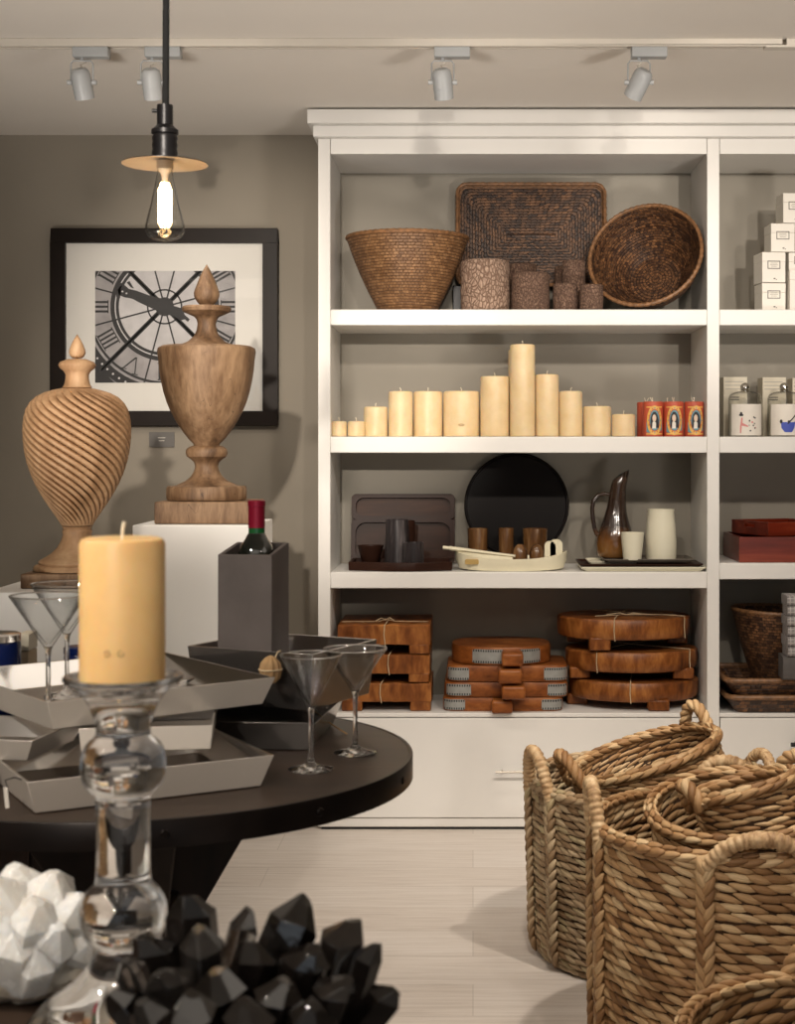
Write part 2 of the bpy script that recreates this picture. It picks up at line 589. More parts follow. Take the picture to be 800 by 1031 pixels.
def m_wrap():
    n = N('wrapped_grass_rope').set(rough=0.55, spec=0.35)
    v = n.coords('UV', (75, 60, 1))
    f = n.noise(v, 1.0, 3, 0.6)
    n.color(n.ramp(f, [(0.28, (0.19, 0.10, 0.042)), (0.45, (0.43, 0.275, 0.14)), (0.68, (0.62, 0.45, 0.265))]))
    n.bump(n.noise(n.coords('UV', (60, 700, 1)), 1.0, 3), 0.4, 0.002)
    return n.m


M_['wrap'] = m_wrap()


def m_textile():
    n = N('checked_linen').set(rough=0.9)
    v = n.coords('Object', (1, 1, 1), jitter=False)
    ck = n.new('ShaderNodeTexBrick')
    ck.offset = 0.0
    ck.inputs['Scale'].default_value = 1.0
    ck.inputs['Brick Width'].default_value = 0.013
    ck.inputs['Row Height'].default_value = 0.013
    ck.inputs['Mortar Size'].default_value = 0.0014
    ck.inputs['Color1'].default_value = (0.27, 0.25, 0.25, 1)
    ck.inputs['Color2'].default_value = (0.20, 0.185, 0.185, 1)
    ck.inputs['Mortar'].default_value = (0.45, 0.42, 0.39, 1)
    sx = n.new('ShaderNodeSeparateXYZ')
    n.link(v, sx.inputs[0])
    cb = n.new('ShaderNodeCombineXYZ')
    n.link(sx.outputs['X'], cb.inputs['X'])
    n.link(n.math('ADD', sx.outputs['Y'], sx.outputs['Z']), cb.inputs['Y'])
    n.link(cb.outputs[0], ck.inputs['Vector'])
    n.color(ck.outputs['Color'])
    n.bump(n.noise(v, 400, 2), 0.2, 0.001)
    return n.m


M_['textile'] = m_textile()
M_['textiledark'] = m_plain('charcoal_linen', (0.10, 0.090, 0.085), 0.9, var=0.1, bump=0.2, scale=20)


def m_quartz(name, c1, c2, rough, trans, sss, bmp=0.18, spec=0.5):
    n = N(name).set(rough=rough, trans=trans, sss=sss, sssr=(1, 0.9, 0.8), ssss=0.02, ior=1.5, spec=spec)
    v = n.coords('Object')
    f = n.noise(v, 28, 5, 0.65, 0.8)
    n.color(n.ramp(f, [(0.3, c1), (0.68, c2)]))
    n.rough(n.ramp(n.noise(v, 60, 4), [(0.35, (rough * 0.5,) * 3), (0.7, (min(1, rough * 1.8),) * 3)]))
    n.bump(n.noise(v, 90, 4), bmp, 0.003)
    return n.m


M_['quartz'] = m_quartz('milky_quartz', (0.84, 0.80, 0.74), (0.95, 0.94, 0.91), 0.20, 0.2, 0.6, 0.55)
M_['quartzrock'] = m_quartz('quartz_matrix', (0.40, 0.33, 0.24), (0.74, 0.68, 0.58), 0.5, 0.0, 0.3)
M_['smoky'] = m_quartz('smoky_quartz', (0.002, 0.0017, 0.0015), (0.018, 0.014, 0.012), 0.045, 0.0, 0.0, 0.04, 0.9)
M_['smokypale'] = m_quartz('pale_smoky_quartz', (0.05, 0.042, 0.038), (0.30, 0.27, 0.25), 0.04, 0.9, 0.0, 0.05, 0.8)
M_['smokyrock'] = m_quartz('smoky_matrix', (0.012, 0.010, 0.008), (0.09, 0.075, 0.06), 0.4, 0.0, 0.0)


def m_floor():
    n = N('bleached_plank_floor').set(rough=0.42, spec=0.4)
    v = n.coords('Object', (0.5, 9, 1), jitter=False)
    br = n.new('ShaderNodeTexBrick')
    br.offset = 0.37
    br.inputs['Scale'].default_value = 1.0
    br.inputs['Brick Width'].default_value = 1.6
    br.inputs['Row Height'].default_value = 0.19
    br.inputs['Mortar Size'].default_value = 0.0012
    br.inputs['Color1'].default_value = (0.0, 0.0, 0.0, 1)
    br.inputs['Color2'].default_value = (1, 1, 1, 1)
    br.inputs['Mortar'].default_value = (0.3, 0.3, 0.3, 1)
    tc = n.new('ShaderNodeTexCoord')
    n.link(tc.outputs['Object'], br.inputs['Vector'])
    f = n.noise(v, 7, 6, 0.68, 0.5)
    fin = n.noise(n.coords('Object', (1.2, 60, 1), jitter=False), 5, 4, 0.6)
    s = n.math('ADD', n.math('MULTIPLY', f, 0.6), n.math('MULTIPLY', fin, 0.4))
    c = n.ramp(s, [(0.32, (0.50, 0.44, 0.385)), (0.5, (0.63, 0.57, 0.515)), (0.68, (0.71, 0.66, 0.61))])
    c = n.mix(n.math('MULTIPLY', br.outputs['Fac'], 0.35), c, (0.25, 0.2, 0.16))
    c2 = n.mix(0.10, c, br.outputs['Color'], 'OVERLAY')
    n.color(c2)
    n.bump(s, 0.06, 0.003)
    return n.m


M_['floor'] = m_floor()


def m_pane(name='picture_glass', edge=0.5, power=4.0, tint=(1, 1, 1), dark=0.9):
    n = N(name)
    tr = n.new('ShaderNodeBsdfTransparent')
    gl = n.new('ShaderNodeBsdfGlossy')
    gl.inputs['Roughness'].default_value = 0.02
    lw = n.new('ShaderNodeLayerWeight')
    lw.inputs['Blend'].default_value = 0.5
    p4 = n.math('POWER', lw.outputs['Facing'], power)
    fac = n.math('ADD', n.math('MULTIPLY', p4, edge), 0.035)
    dk = tuple(c * dark for c in tint)
    n.link(n.ramp(lw.outputs['Facing'], [(0.55, tint), (0.97, dk)]), tr.inputs['Color'])
    mx = n.new('ShaderNodeMixShader')
    n.link(fac, mx.inputs[0])
    n.link(tr.outputs[0], mx.inputs[1])
    n.link(gl.outputs[0], mx.inputs[2])
    n.link(mx.outputs[0], n.out.inputs['Surface'])
    return n.m


M_['pane'] = m_pane()
M_['jarglass'] = m_pane('jar_glass', 0.6, 3.0, (0.985, 0.985, 0.975), 0.72)
M_['thinglass'] = m_pane('thin_blown_glass', 0.6, 3.6, (0.985, 0.99, 0.99), 0.35)


def m_glow(name, c, s):
    n = N(name).set(color=c, emis=c, emiss=s)
    return n.m


M_['filament'] = m_glow('glowing_filament', (1.0, 0.62, 0.25), 22)
M_['lens'] = m_glow('lit_lens', (1.0, 0.85, 0.65), 6)
# ================================================================== the room
CEIL = 2.290
WALLY = 5.17
SHF = 4.80           # front plane of the bookcase


def structure(name, mb, mat, **kw):
    return tag(mb.build(name, mat, **kw), kind='structure')


structure('floor', MB().box((0.25, 0.85, -0.05), (7.5, 8.9, 0.1)), M_['floor'])
structure('ceiling', MB().box((0.25, 0.85, CEIL + 0.05), (7.5, 8.9, 0.1)), M_['ceiling'])
structure('wall_back', MB().box((0.25, WALLY + 0.06, CEIL / 2), (7.5, 0.12, CEIL)), M_['wall'])
structure('wall_left', MB().box((-3.06, 0.85, CEIL / 2), (0.12, 8.5, CEIL)), M_['wall'])
structure('wall_right', MB().box((3.56, 0.85, CEIL / 2), (0.12, 8.5, CEIL)), M_['wall'])
# the shop front behind the camera: piers, header and an open window bay towards the street
wr = MB()
wr.box((-2.6, -3.46, CEIL / 2), (0.8, 0.12, CEIL)).box((3.1, -3.46, CEIL / 2), (0.8, 0.12, CEIL))
wr.box((0.25, -3.46, 2.2), (4.9, 0.12, 0.18)).box((0.25, -3.46, 0.2), (4.9, 0.12, 0.4))
structure('wall_rear', wr, M_['wall'])
wf = MB()
for x in (-2.17, -0.6, 1.1, 2.67):
    wf.box((x, -3.46, 1.255), (0.06, 0.08, 1.7))
structure('window_1', wf, M_['blackmetal'])

# ------------------------------------------------------------------ bookcase (one continuous unit of two bays)
BX0, BX1 = X(320, SHF), 2.03
IL, IR, DR = X(332.4, SHF), X(711.5, SHF), X(724, SHF)
BACK = 5.160
S1, S2, S3, S4 = 1.6582, 1.2529, 0.8213, 0.3720
S3R = 0.8500         # the right bay's third shelf is pegged a little higher
bk = thing('bookcase', 'tall white built-in bookcase with open shelves above wide drawers against the wall', 'bookcase', (BX0, SHF, 0))


def bpart(name, boxes, mat='white', bevel=0.002):
    mb = MB()
    for (x0, x1, y0, y1, z0, z1) in boxes:
        mb.box(((x0 + x1) / 2 - BX0, (y0 + y1) / 2 - SHF, (z0 + z1) / 2), (x1 - x0, y1 - y0, z1 - z0))
    return mb.build(name, M_[mat], bk, bevel=bevel)


IR2 = DR + 1.20
ZT = 2.1534
bpart('side_panel', [(BX0, IL, SHF, BACK + 0.008, 0.02, 2.2026)])
bpart('divider_panel', [(IR, DR, SHF, BACK, 0.02, 2.2026)])
bpart('side_panel', [(IR2, BX1, SHF, BACK + 0.008, 0.02, 2.2026)])
bp = bpart('back_panel', [(IL - 0.01, IR2 + 0.01, BACK, BACK + 0.008, 0.36, 2.2)], 'backpanel', 0)
bp['label'] = 'grey-beige painted back of the shelves'
for (a, b) in ((IL, IR), (DR, IR2)):
    for (zt, th) in ((S1, 0.0506), (S2, 0.0519), ((S3 if a == IL else S3R), 0.0519)):
        bpart('shelf', [(a, b, SHF, BACK, zt - th, zt)], bevel=0.003)
    bpart('top_panel', [(a, b, SHF + 0.018, BACK, ZT + 0.003, ZT + 0.02)])
    bpart('fascia', [(a + 0.001, b - 0.001, SHF, SHF + 0.018, ZT, 2.2026)], bevel=0.0015)
    bpart('cabinet_top', [(a, b, SHF, BACK, 0.359, S4)])
bpart('crown_moulding', [(BX0 - 0.013, BX1 + 0.013, 4.77, BACK, 2.2026, 2.2386), (BX0 - 0.028, BX1 + 0.028, 4.74, BACK, 2.2386, CEIL - 0.006)], bevel=0.003)
bpart('plinth', [(BX0, BX1, SHF + 0.006, SHF + 0.03, 0.008, 0.036)])
bpart('toe_recess', [(BX0 + 0.01, BX1 - 0.01, SHF + 0.008, SHF + 0.3, 0.0, 0.009)], 'gap', 0)
bpart('carcass', [(IL, IR, SHF + 0.03, BACK, 0.036, 0.34), (DR, IR2, SHF + 0.03, BACK, 0.036, 0.34)], 'gap', 0)
for k, (a, b) in enumerate(((IL, IR), (DR, IR2))):
    g = 0.003
    d = bpart('drawer', [(a + g, b - g, SHF + 0.001, SHF + 0.022, 0.0385, 0.356)], bevel=0.002)
    h = MB()
    if k == 0:
        hx0, hx1, hz = X(498.5, SHF) - BX0, X(552, SHF) - BX0, Z(775.5, SHF)
        mname = 'chrome'
        rr = 0.0035
    else:
        hx0, hx1, hz = X(794, SHF) - BX0, X(840, SHF) - BX0, Z(748, SHF)
        mname = 'darkpull'
        rr = 0.007
    h.tube([(hx0, -0.028, hz), (hx1, -0.028, hz)], rr, 10)
    for hx in (hx0 + 0.022, hx1 - 0.022):
        h.tube([(hx, -0.028, hz), (hx, 0.002, hz)], rr * 0.8, 8)
    hh = h.build('handle', M_[mname], d)
    hh['label'] = ('thin brushed metal bar handle', 'dark bar handle')[k]

# ------------------------------------------------------------------ track rail with lamps
TRY = 3.96
tr = thing('track_rail', 'long pale lighting track running across the ceiling', 'track', (0, TRY, CEIL))
m = MB()
m.box((-0.58, 0, -0.009), (2.78, 0.034, 0.018))
m.box((-0.58, -0.0125, -0.0195), (2.78, 0.009, 0.003)).box((-0.58, 0.0125, -0.0195), (2.78, 0.009, 0.003))
m.build('rail', M_['track'], tr, bevel=0.0015)
m = MB()
m.box((1.455, 0, -0.009), (1.27, 0.034, 0.018))
m.box((1.455, -0.0125, -0.0195), (1.27, 0.009, 0.003)).box((1.455, 0.0125, -0.0195), (1.27, 0.009, 0.003))
m.build('rail', M_['track'], tr, bevel=0.0015)
MB().box((0.815, 0, -0.0205), (0.10, 0.036, 0.006)).build('joint_cover', M_['track'], tr, bevel=0.001)

ZB = CEIL - 0.021


def track_lamp(label, px_adapt, px_head, head_dx, ax, power, spot_target, copy_of=None):
    """adapter box under the rail, wire yoke, little can lamp pointing along ax."""
    xa = X(px_adapt, TRY)
    t = thing('track_spotlight', label, 'spotlight', (xa, TRY, ZB), group='spotlights on the ceiling track')
    MB().box((0, 0, -0.0135), (0.094, 0.034, 0.027)).build('adapter', M_['lampwhite'], t, bevel=0.003)
    xh = X(px_head, TRY) - xa
    # yoke
    w, zt, zb = 0.029, -0.034, -0.090
    pts = [(xh - w, 0, zb), (xh - w, 0, zt - 0.008), (xh - w + 0.006, 0, zt), (xh + w - 0.006, 0, zt), (xh + w, 0, zt - 0.008), (xh + w, 0, zb)]
    y = MB().tube(pts, 0.0022, 8)
    y.tube([(xh, 0, -0.026), (xh, 0, zt)], 0.005, 8)
    y.build('yoke', M_['lampwhite'], t)
    a = Vector(ax).normalized()
    q = a.to_track_quat('-Z', 'Y').to_matrix().to_4x4()
    Mh = T(xh + head_dx, 0, -0.094) @ q @ Matrix.Scale(0.84, 4)
    prof = [(0, 0.048), (0.020, 0.046), (0.028, 0.038), (0.0305, 0.026), (0.0305, -0.012), (0.0315, -0.012), (0.0315, -0.016), (0.0305, -0.016),
            (0.0305, -0.030), (0.0300, -0.047), (0.0270, -0.047), (0.0265, -0.020), (0.0, -0.018)]
    hd = MB().lathe(prof, 28, Mh).build('lamp_head', M_['lampwhite'], t)
    MB().lathe([(0, -0.022), (0.022, -0.024), (0.0262, -0.030)], 24, Mh).build('lens', M_['lens'], hd)
    kn = MB()
    for s in (-1, 1):
        kn.tube([(xh + s * 0.026, 0, -0.091), (xh + s * 0.038, 0, -0.091)], 0.0065, 10)
    kn.build('knob', M_['lampwhite'], t)
    MB().tube([(xh + 0.004, 0.004, -0.028), (xh + 0.008, 0.008, -0.036), (xh - 0.004, 0.006, -0.044), (xh + head_dx, 0, -0.056)], 0.0025, 6).build('lead', M_['track'], t)
    return t, Vector((xa + xh + head_dx, TRY, ZB - 0.094))


LAMPS = []
for args in (('leftmost spotlight on the ceiling track, pale can hanging left of the pendant cord', 92, 82.5, 0.0, (0.10, 0.45, -1.0)),
             ('pale spotlight on the ceiling track half hidden by the black pendant cord', 164.5, 153, 0.0, (0.02, 0.55, -1.0)),
             ('pale spotlight on the ceiling track above the middle of the bookcase', 455, 445.5, 0.0, (0.10, 0.5, -1.0)),
             ('pale spotlight on the ceiling track above the right end of the shelf, tilted left', 653, 643, 0.0, (-0.42, 0.5, -0.85))):
    LAMPS.append((track_lamp(*args, 0, None), args[4]))

# ------------------------------------------------------------------ pendant lamp over the round table
PD = 2.43
pdx = X(166, PD)
pz = Z(162, PD)                    # plane of the disc shade
pend = thing('pendant_lamp', 'black industrial pendant lamp with flat disc shade and clear filament bulb', 'lamp', (pdx, PD, pz))
top = CEIL - pz
MB().tube([(0.001, 0, 0.085), (0.002, 0, 0.30), (-0.001, 0, 0.45), (0, 0, top - 0.02)], 0.0056, 10).build('cord', M_['cord'], pend)
MB().lathe([(0, top), (0.05, top), (0.05, top - 0.012), (0.02, top - 0.03), (0, top - 0.03)], 32).build('ceiling_rose', M_['blackmetal'], pend)
s = 1.0 / 624
prof = [(0.0, 58 * s), (8 * s, 56 * s), (8 * s, 36 * s), (11 * s, 33 * s), (13.5 * s, 31 * s), (13.5 * s, 27 * s), (12 * s, 26 * s), (13 * s, 22 * s), (12 * s, 19 * s), (13 * s, 15 * s),
        (12 * s, 12 * s), (13 * s, 8 * s), (12.5 * s, 2 * s), (0, 1 * s)]
so = MB().lathe(prof, 32)
so.tube([(-0.008, -0.002, 50 * s), (-0.020, -0.004, 50 * s)], 0.0032, 10)
so.build('socket', M_['blackmetal'], pend)
sh = MB()
sh.lathe([(0.012, 0.006), (0.020, 0.004), (0.066, -0.0035), (0.0685, -0.0045), (0.0685, -0.0056)], 64)
shade = sh.build('disc_shade', M_['blackmetal'], pend)
sh = MB()
sh.lathe([(0.0685, -0.0056), (0.066, -0.0045), (0.020, 0.0022), (0.010, 0.0022)], 64)
sl = sh.build('shade_lining', M_['shadeunder'], shade)
sl['label'] = 'pale underside of the disc shade'
# bulb: ST shape, glass
b = [(0.0115, -8), (0.0125, -12), (0.0145, -20), (0.0185, -32), (0.0235, -46), (0.0285, -58), (0.0312, -66), (0.0308, -71), (0.0270, -76), (0.0200, -79.0), (0.0100, -80.6), (0.003, -81.6), (0.0, -83.5)]
outer = [(r, z * s) for r, z in b]
inner = [(max(0, r - 0.0008), z * s + (0.0006 if r < 0.02 else 0.0)) for r, z in reversed(b[:-1])]
bl = MB().lathe(outer + [(0.0, -81.0 * s)] + inner, 40).build('bulb', M_['thinglass'], pend, merge=True)
MB().lathe([(0.0, 0.0), (0.0135, 0.0), (0.0135, -8 * s), (0.010, -10 * s), (0.006, -14 * s), (0.004, -22 * s), (0.0, -23 * s)], 20).build('bulb_stem', M_['shadeunder'], bl)
fl = MB()
for k in range(8):
    a = TAU * k / 8
    r0, r1 = 0.006, 0.0105
    fl.tube([(r0 * math.cos(a), r0 * math.sin(a), -22 * s), (r1 * math.cos(a), r1 * math.sin(a), -30 * s), (r1 * math.cos(a), r1 * math.sin(a), -62 * s),
             (r0 * math.cos(a + 0.3), r0 * math.sin(a + 0.3), -67 * s)], 0.00085, 6)
fl.build('filament', M_['filament'], bl)

# ------------------------------------------------------------------ framed clock photograph
PS = WALLY / FPX                   # metres per pixel of the photo at the wall


def pw(px, py):
    return ((px - 166.8) * PS, (329.5 - py) * PS)


pic = thing('framed_picture', 'large black framed photograph of a clock face hanging on the taupe wall', 'picture', (X(166.8, WALLY), WALLY, Z(329.5, WALLY)))


def wallbox(mb, x0, y0, x1, y1, d0, d1, mi=0):
    a, b = pw(x0, y0), pw(x1, y1)
    return mb.box(((a[0] + b[0]) / 2, -(d0 + d1) / 2, (a[1] + b[1]) / 2), (abs(b[0] - a[0]), d1 - d0, abs(a[1] - b[1])), mi=mi)


fr = MB()
o0, o1 = (53.6, 231), (280.5, 429)
i0, i1 = (68, 245.5), (265.5, 414)
wallbox(fr, o0[0], o0[1], o1[0], i0[1], 0, 0.035)
wallbox(fr, o0[0], i1[1], o1[0], o1[1], 0, 0.035)
wallbox(fr, o0[0], i0[1], i0[0], i1[1], 0, 0.035)
wallbox(fr, i1[0], i0[1], o1[0], i1[1], 0, 0.035)
fr.build('picture_frame', M_['frame'], pic, bevel=0.002)
wallbox(MB(), i0[0] - 1, i0[1] - 1, i1[0] + 1, i1[1] + 1, 0.004, 0.016).build('mat_board', M_['matboard'], pic)


def clip(poly, x0, y0, x1, y1):
    def cut(p, inside, inter):
        out = []
        for i in range(len(p)):
            a, b = p[i - 1], p[i]
            ia, ib = inside(a), inside(b)
            if ib:
                if not ia:
                    out.append(inter(a, b))
                out.append(b)
            elif ia:
                out.append(inter(a, b))
        return out

    def ix(v):
        return lambda a, b: (v, a[1] + (b[1] - a[1]) * (v - a[0]) / (b[0] - a[0]))

    def iy(v):
        return lambda a, b: (a[0] + (b[0] - a[0]) * (v - a[1]) / (b[1] - a[1]), v)
    for ins, itx in ((lambda p: p[0] >= x0, ix(x0)), (lambda p: p[0] <= x1, ix(x1)), (lambda p: p[1] >= y0, iy(y0)), (lambda p: p[1] <= y1, iy(y1))):
        if not poly:
            break
        poly = cut(poly, ins, itx)
    return poly


PR = (97.0, 273.4, 237.5, 385.6)
print_mb = MB()


def ink(poly, layer, mi):
    p = clip(poly, *PR)
    if len(p) < 3:
        return
    y = -0.0165 - layer * 0.00025
    vs = []
    for q in p:
        a = pw(*q)
        vs.append((a[0], y, a[1]))
    print_mb.add(vs, [tuple(range(len(vs)))], None, [(v[0], v[2]) for v in vs], mi, True)


HC = (166.7, 309.3)


def pol(r, deg):
    return (HC[0] + r * math.cos(math.radians(deg)), HC[1] - r * math.sin(math.radians(deg)))


def ringpoly(r0, r1, layer, mi, n=72):
    for k in range(n):
        a, b = 360 * k / n, 360 * (k + 1) / n
        ink([pol(r0, a), pol(r1, a), pol(r1, b), pol(r0, b)], layer, mi)


def spoke(deg, r0, r1, w, layer=3, mi=0, off=0.0):
    t = math.radians(deg)
    nx, ny = -math.sin(t), -math.cos(t)
    p0, p1 = pol(r0, deg), pol(r1, deg)
    ink([(p0[0] + nx * (off - w / 2), p0[1] + ny * (off - w / 2)), (p1[0] + nx * (off - w / 2), p1[1] + ny * (off - w / 2)),
         (p1[0] + nx * (off + w / 2), p1[1] + ny * (off + w / 2)), (p0[0] + nx * (off + w / 2), p0[1] + ny * (off + w / 2))], layer, mi)


ink([(PR[0], PR[1]), (PR[2], PR[1]), (PR[2], PR[3]), (PR[0], PR[3])], 0, 2)
ringpoly(0.01, 46, 1, 1)
ringpoly(46, 49, 2, 0)
ringpoly(49, 50.2, 2, 1)
ringpoly(50.2, 54.5, 2, 0)
ringpoly(75, 77.5, 2, 0)
ringpoly(80, 90, 2, 0)
ringpoly(16.2, 17.8, 3, 0)
for k in range(24):
    a = 15 + 30 * k
    if k < 12:
        spoke(a, 0, 110, 1.6)
        p = pol(85, a)
for a in (45, 135, 225, 315):
    spoke(a, 0, 120, 4.4)
for k in range(72):
    q = pol(85, 5 * k + 2.5)
    ink([(q[0] + 1.2 * math.cos(j), q[1] + 1.2 * math.sin(j)) for j in (0, 1.05, 2.1, 3.15, 4.2, 5.25)], 4, 1)
# numerals between the rings
for ang, strokes in ((180, (-4.7, 0, 4.7)), (210, (-7.0, -2.6, 1.8, 6.2)), (0, (-4.7, 0, 4.7)), (330, (-6, -2, 2, 6)), (150, (-5, 0, 5)), (30, (-4, 0, 4)), (120, (-4, 0, 4)), (60, (-3, 3)), (270, (-5, 0, 5)), (300, (-4, 0, 4)), (90, (-4, 0, 4))):
    for off in strokes:
        spoke(ang, 57, 73, 2.2 if ang != 210 else 2.0, 3, 0, off)
    spoke(ang, 56.2, 57.2, abs(strokes[0]) * 2 + 4, 3)
    spoke(ang, 72.8, 73.8, abs(strokes[0]) * 2 + 4, 3)
p0, p1, p2 = pol(58, 241), pol(73.5, 236), pol(73.5, 246)
for q, w in ((p1, 2.4), (p2, 1.2)):
    ink([(p0[0] - w / 2, p0[1]), (p0[0] + w / 2, p0[1]), (q[0] + w / 2, q[1]), (q[0] - w / 2, q[1])], 3, 0)
    ink([(q[0] - 3, q[1] - 0.5), (q[0] + 3, q[1] + 0.8), (q[0] + 3, q[1] + 1.8), (q[0] - 3, q[1] + 0.6)], 3, 0)
# hub and hands
ink([pol(9.5, 15 * k) for k in range(24)], 6, 0)
ink([pol(8, 215), (140, 304.5), (134, 301), (127, 300), (121, 297.5), (119.5, 292.5), (123, 288), (126.5, 287.5), (131, 291.5), (138, 293), (150, 297.5), pol(8, 100)], 5, 0)
ink([(122, 301), (118, 299.5), (120, 285), (124, 285.5)], 5, 0)
ink([(133, 290), (128.5, 285), (131.5, 283.5), (136, 291)], 5, 0)
ink([pol(7, 10), pol(7, 280), (176, 319), (183, 323), (187, 322), (190, 324.5), (192, 322), (187, 317.5), (184, 311), (178, 309)], 5, 0)
for c in ((124.5, 294), (128.5, 296)):
    ink([(c[0] + 1.0 * math.cos(j), c[1] + 1.0 * math.sin(j)) for j in (0, 1.05, 2.1, 3.15, 4.2, 5.25)], 7, 1)
ink([(PR[0], PR[3]), (PR[0], PR[3] - 22), (PR[0] + 7, PR[3] - 12), (PR[0] + 20, PR[3])], 5, 0)
print_mb.build('photo_print', [M_['ink'], M_['printlight'], M_['printmid']], pic, merge=False)
wallbox(MB(), i0[0], i0[1], i1[0], i1[1], 0.022, 0.0235).build('picture_glass', M_['pane'], pic)

pl = MB()
wx0, wz0 = X(150.3, WALLY), Z(442.5, WALLY)
cw = 12.6 * PS
pl.box((0, -0.003, 0), (2 * cw, 0.006, 15 * PS))
for k, (a, b) in enumerate(((-0.30, 0.30), (-0.22, 0.22))):
    pl.box(((a + b) / 2 * 2 * cw / 2, -0.0064, 0.006 - 0.010 * k), ((b - a) * cw, 0.0006, 0.003), mi=1)
c = pl.build('wall_placard', [M_['placard'], M_['inkpale']], loc=(X(163, WALLY), WALLY, wz0))
tag(c, 'small grey caption placard on the wall under the framed clock picture', 'placard')

# ------------------------------------------------------------------ pedestals and carved urns
def pedestal(label, x0, x1, y0, y1, z):
    t = thing('display_pedestal', label, 'pedestal', ((x0 + x1) / 2, (y0 + y1) / 2, CABZ + 0.0005), group='white display pedestals')
    MB().box((0, 0, 0.012), (x1 - x0 - 0.02, y1 - y0 - 0.02, 0.024)).build('base', M_['plinth'], t)
    MB().box((0, 0, (0.024 + z - CABZ) / 2), (x1 - x0, y1 - y0, z - CABZ - 0.024)).build('box_body', M_['plinth'], t, bevel=0.003)


CABZ = 0.620
cab = thing('low_cabinet', 'low dark cabinet behind the round table, carrying the white pedestals', 'cabinet', (-1.0, 3.84, 0))
MB().box((-0.02, 0, 0.30), (0.56, 0.70, 0.52)).build('carcass', M_['tableleg'], cab, bevel=0.003)
MB().box((0.06, 0, 0.60), (0.75, 0.79, 0.038)).build('top_board', M_['tableleg'], cab, bevel=0.003)
MB().box((-0.02, 0, 0.02), (0.50, 0.64, 0.04)).build('plinth_base', M_['blackmetal'], cab)
for sx_ in (-1, 1):
    dr_ = MB().box((-0.02 + sx_ * 0.139, -0.357, 0.30), (0.270, 0.016, 0.50)).build('door', M_['tableleg'], cab, bevel=0.003)
    MB().lathe([(0, 0), (0.010, 0), (0.012, 0.012), (0, 0.014)], 20, T(-0.02 + sx_ * 0.025, -0.365, 0.34) @ R('X', 90)).build('knob', M_['blackmetal'], dr_)


PZR, PZL = 1.0195, 0.886
pedestal('taller white pedestal box behind the wine holder, under the plain urn', -0.870, -0.558, 3.85, 4.195, PZR)
pedestal('lower white pedestal box at the left, under the spiral fluted urn', -1.125, -0.790, 3.46, 3.82, PZL)

# plain urn: half-widths and heights measured in the photo, scaled at its distance
UD = 4.02
k = 0.4125 * UD / FPX
rows = [(0, 118), (7, 130), (13, 142), (20, 158), (27, 176), (31, 188), (30.5, 198), (24, 210), (16, 219), (30, 221), (57, 222), (60, 227), (58, 234), (44, 241), (30, 247), (24, 255), (22, 264), (25, 282), (31, 294),
        (46, 308), (66, 316), (108, 319), (117, 324), (119, 332), (116, 352), (114, 376), (110, 402), (104, 430), (96, 456), (86, 480), (73, 504), (57, 528), (43, 546), (33, 556), (31, 561), (42, 564), (49, 570), (51, 578), (48, 588),
        (36, 596), (30, 603), (28, 612), (30, 622), (38, 636), (52, 648), (68, 655), (76, 659), (94, 660), (97, 665), (97, 688), (95, 693), (0, 693.5)]
zb = 747
prof = [(r * k, (zb - y) * k) for r, y in rows]
ur = thing('carved_urn', 'smooth turned wooden urn with flame finial on the taller pedestal before the picture', 'urn', (X(208, UD), UD, PZR + 0.001), group='carved wooden urns')
fin = MB().lathe([p for p, q in zip(prof, rows) if q[1] <= 219] + [(0, (zb - 219.5) * k)], 40).build('finial', M_['urn'], ur)
MB().lathe([(0, (zb - 219.8) * k)] + [p for p, q in zip(prof, rows) if 220 <= q[1] <= 318] + [(0, (zb - 317.5) * k)], 48).build('lid', M_['urn'], ur)
MB().lathe([(0, (zb - 318.2) * k)] + [p for p, q in zip(prof, rows) if q[1] >= 318.5], 64).build('urn_body', M_['urn'], ur)
hb = 114 * k
MB().box((0.011, -0.0, (747 - 694) * k / 2 - 0.0001), (2 * hb, 2 * hb, (747 - 695) * k)).build('base_block', M_['urn'], ur, bevel=0.003)

LD = 3.64
k = 0.4125 * LD / FPX
rows = [(0, 293), (8, 306), (14, 318), (19, 331), (20, 340), (16, 348), (11, 352), (24, 355), (40, 361), (45, 368), (42, 376), (32, 384), (28, 392), (28, 402), (31, 416), (36, 424)]
body = [(40, 426), (58, 430), (78, 436), (97, 446), (112, 460), (122, 478), (127, 500), (129, 524), (128, 550), (125, 578), (119, 606), (110, 634), (99, 660), (86, 684), (71, 708), (56, 730), (44, 748), (37, 760)]
foot = [(37, 762), (33, 768), (36, 774), (34, 782), (38, 796), (48, 814), (62, 828), (78, 838), (88, 843), (92, 848), (90, 853), (100, 856), (104, 862), (104, 868), (0, 869)]
zb = 905
zz = lambda y: (zb - y) * k
ul = thing('carved_urn', 'spiral fluted pale wooden urn with pointed finial on the lower pedestal at left', 'urn', (X(77.7, LD), LD, PZL + 0.001), group='carved wooden urns')
MB().lathe([(r * k, zz(y)) for r, y in rows[:7]] + [(0, zz(352.3))], 36).build('finial', M_['urnf'], ul)
MB().lathe([(0, zz(352.5))] + [(r * k, zz(y)) for r, y in rows[7:]] + [(30 * k, zz(426)), (0, zz(426))], 40).build('lid', M_['urnf'], ul)
# fluted body: resample finely, grooves winding round
fine = []
for i in range(len(body) - 1):
    for j in range(12):
        t = j / 12
        fine.append((body[i][0] * (1 - t) + body[i + 1][0] * t, body[i][1] * (1 - t) + body[i + 1][1] * t))
fine.append(body[-1])
NF = 26


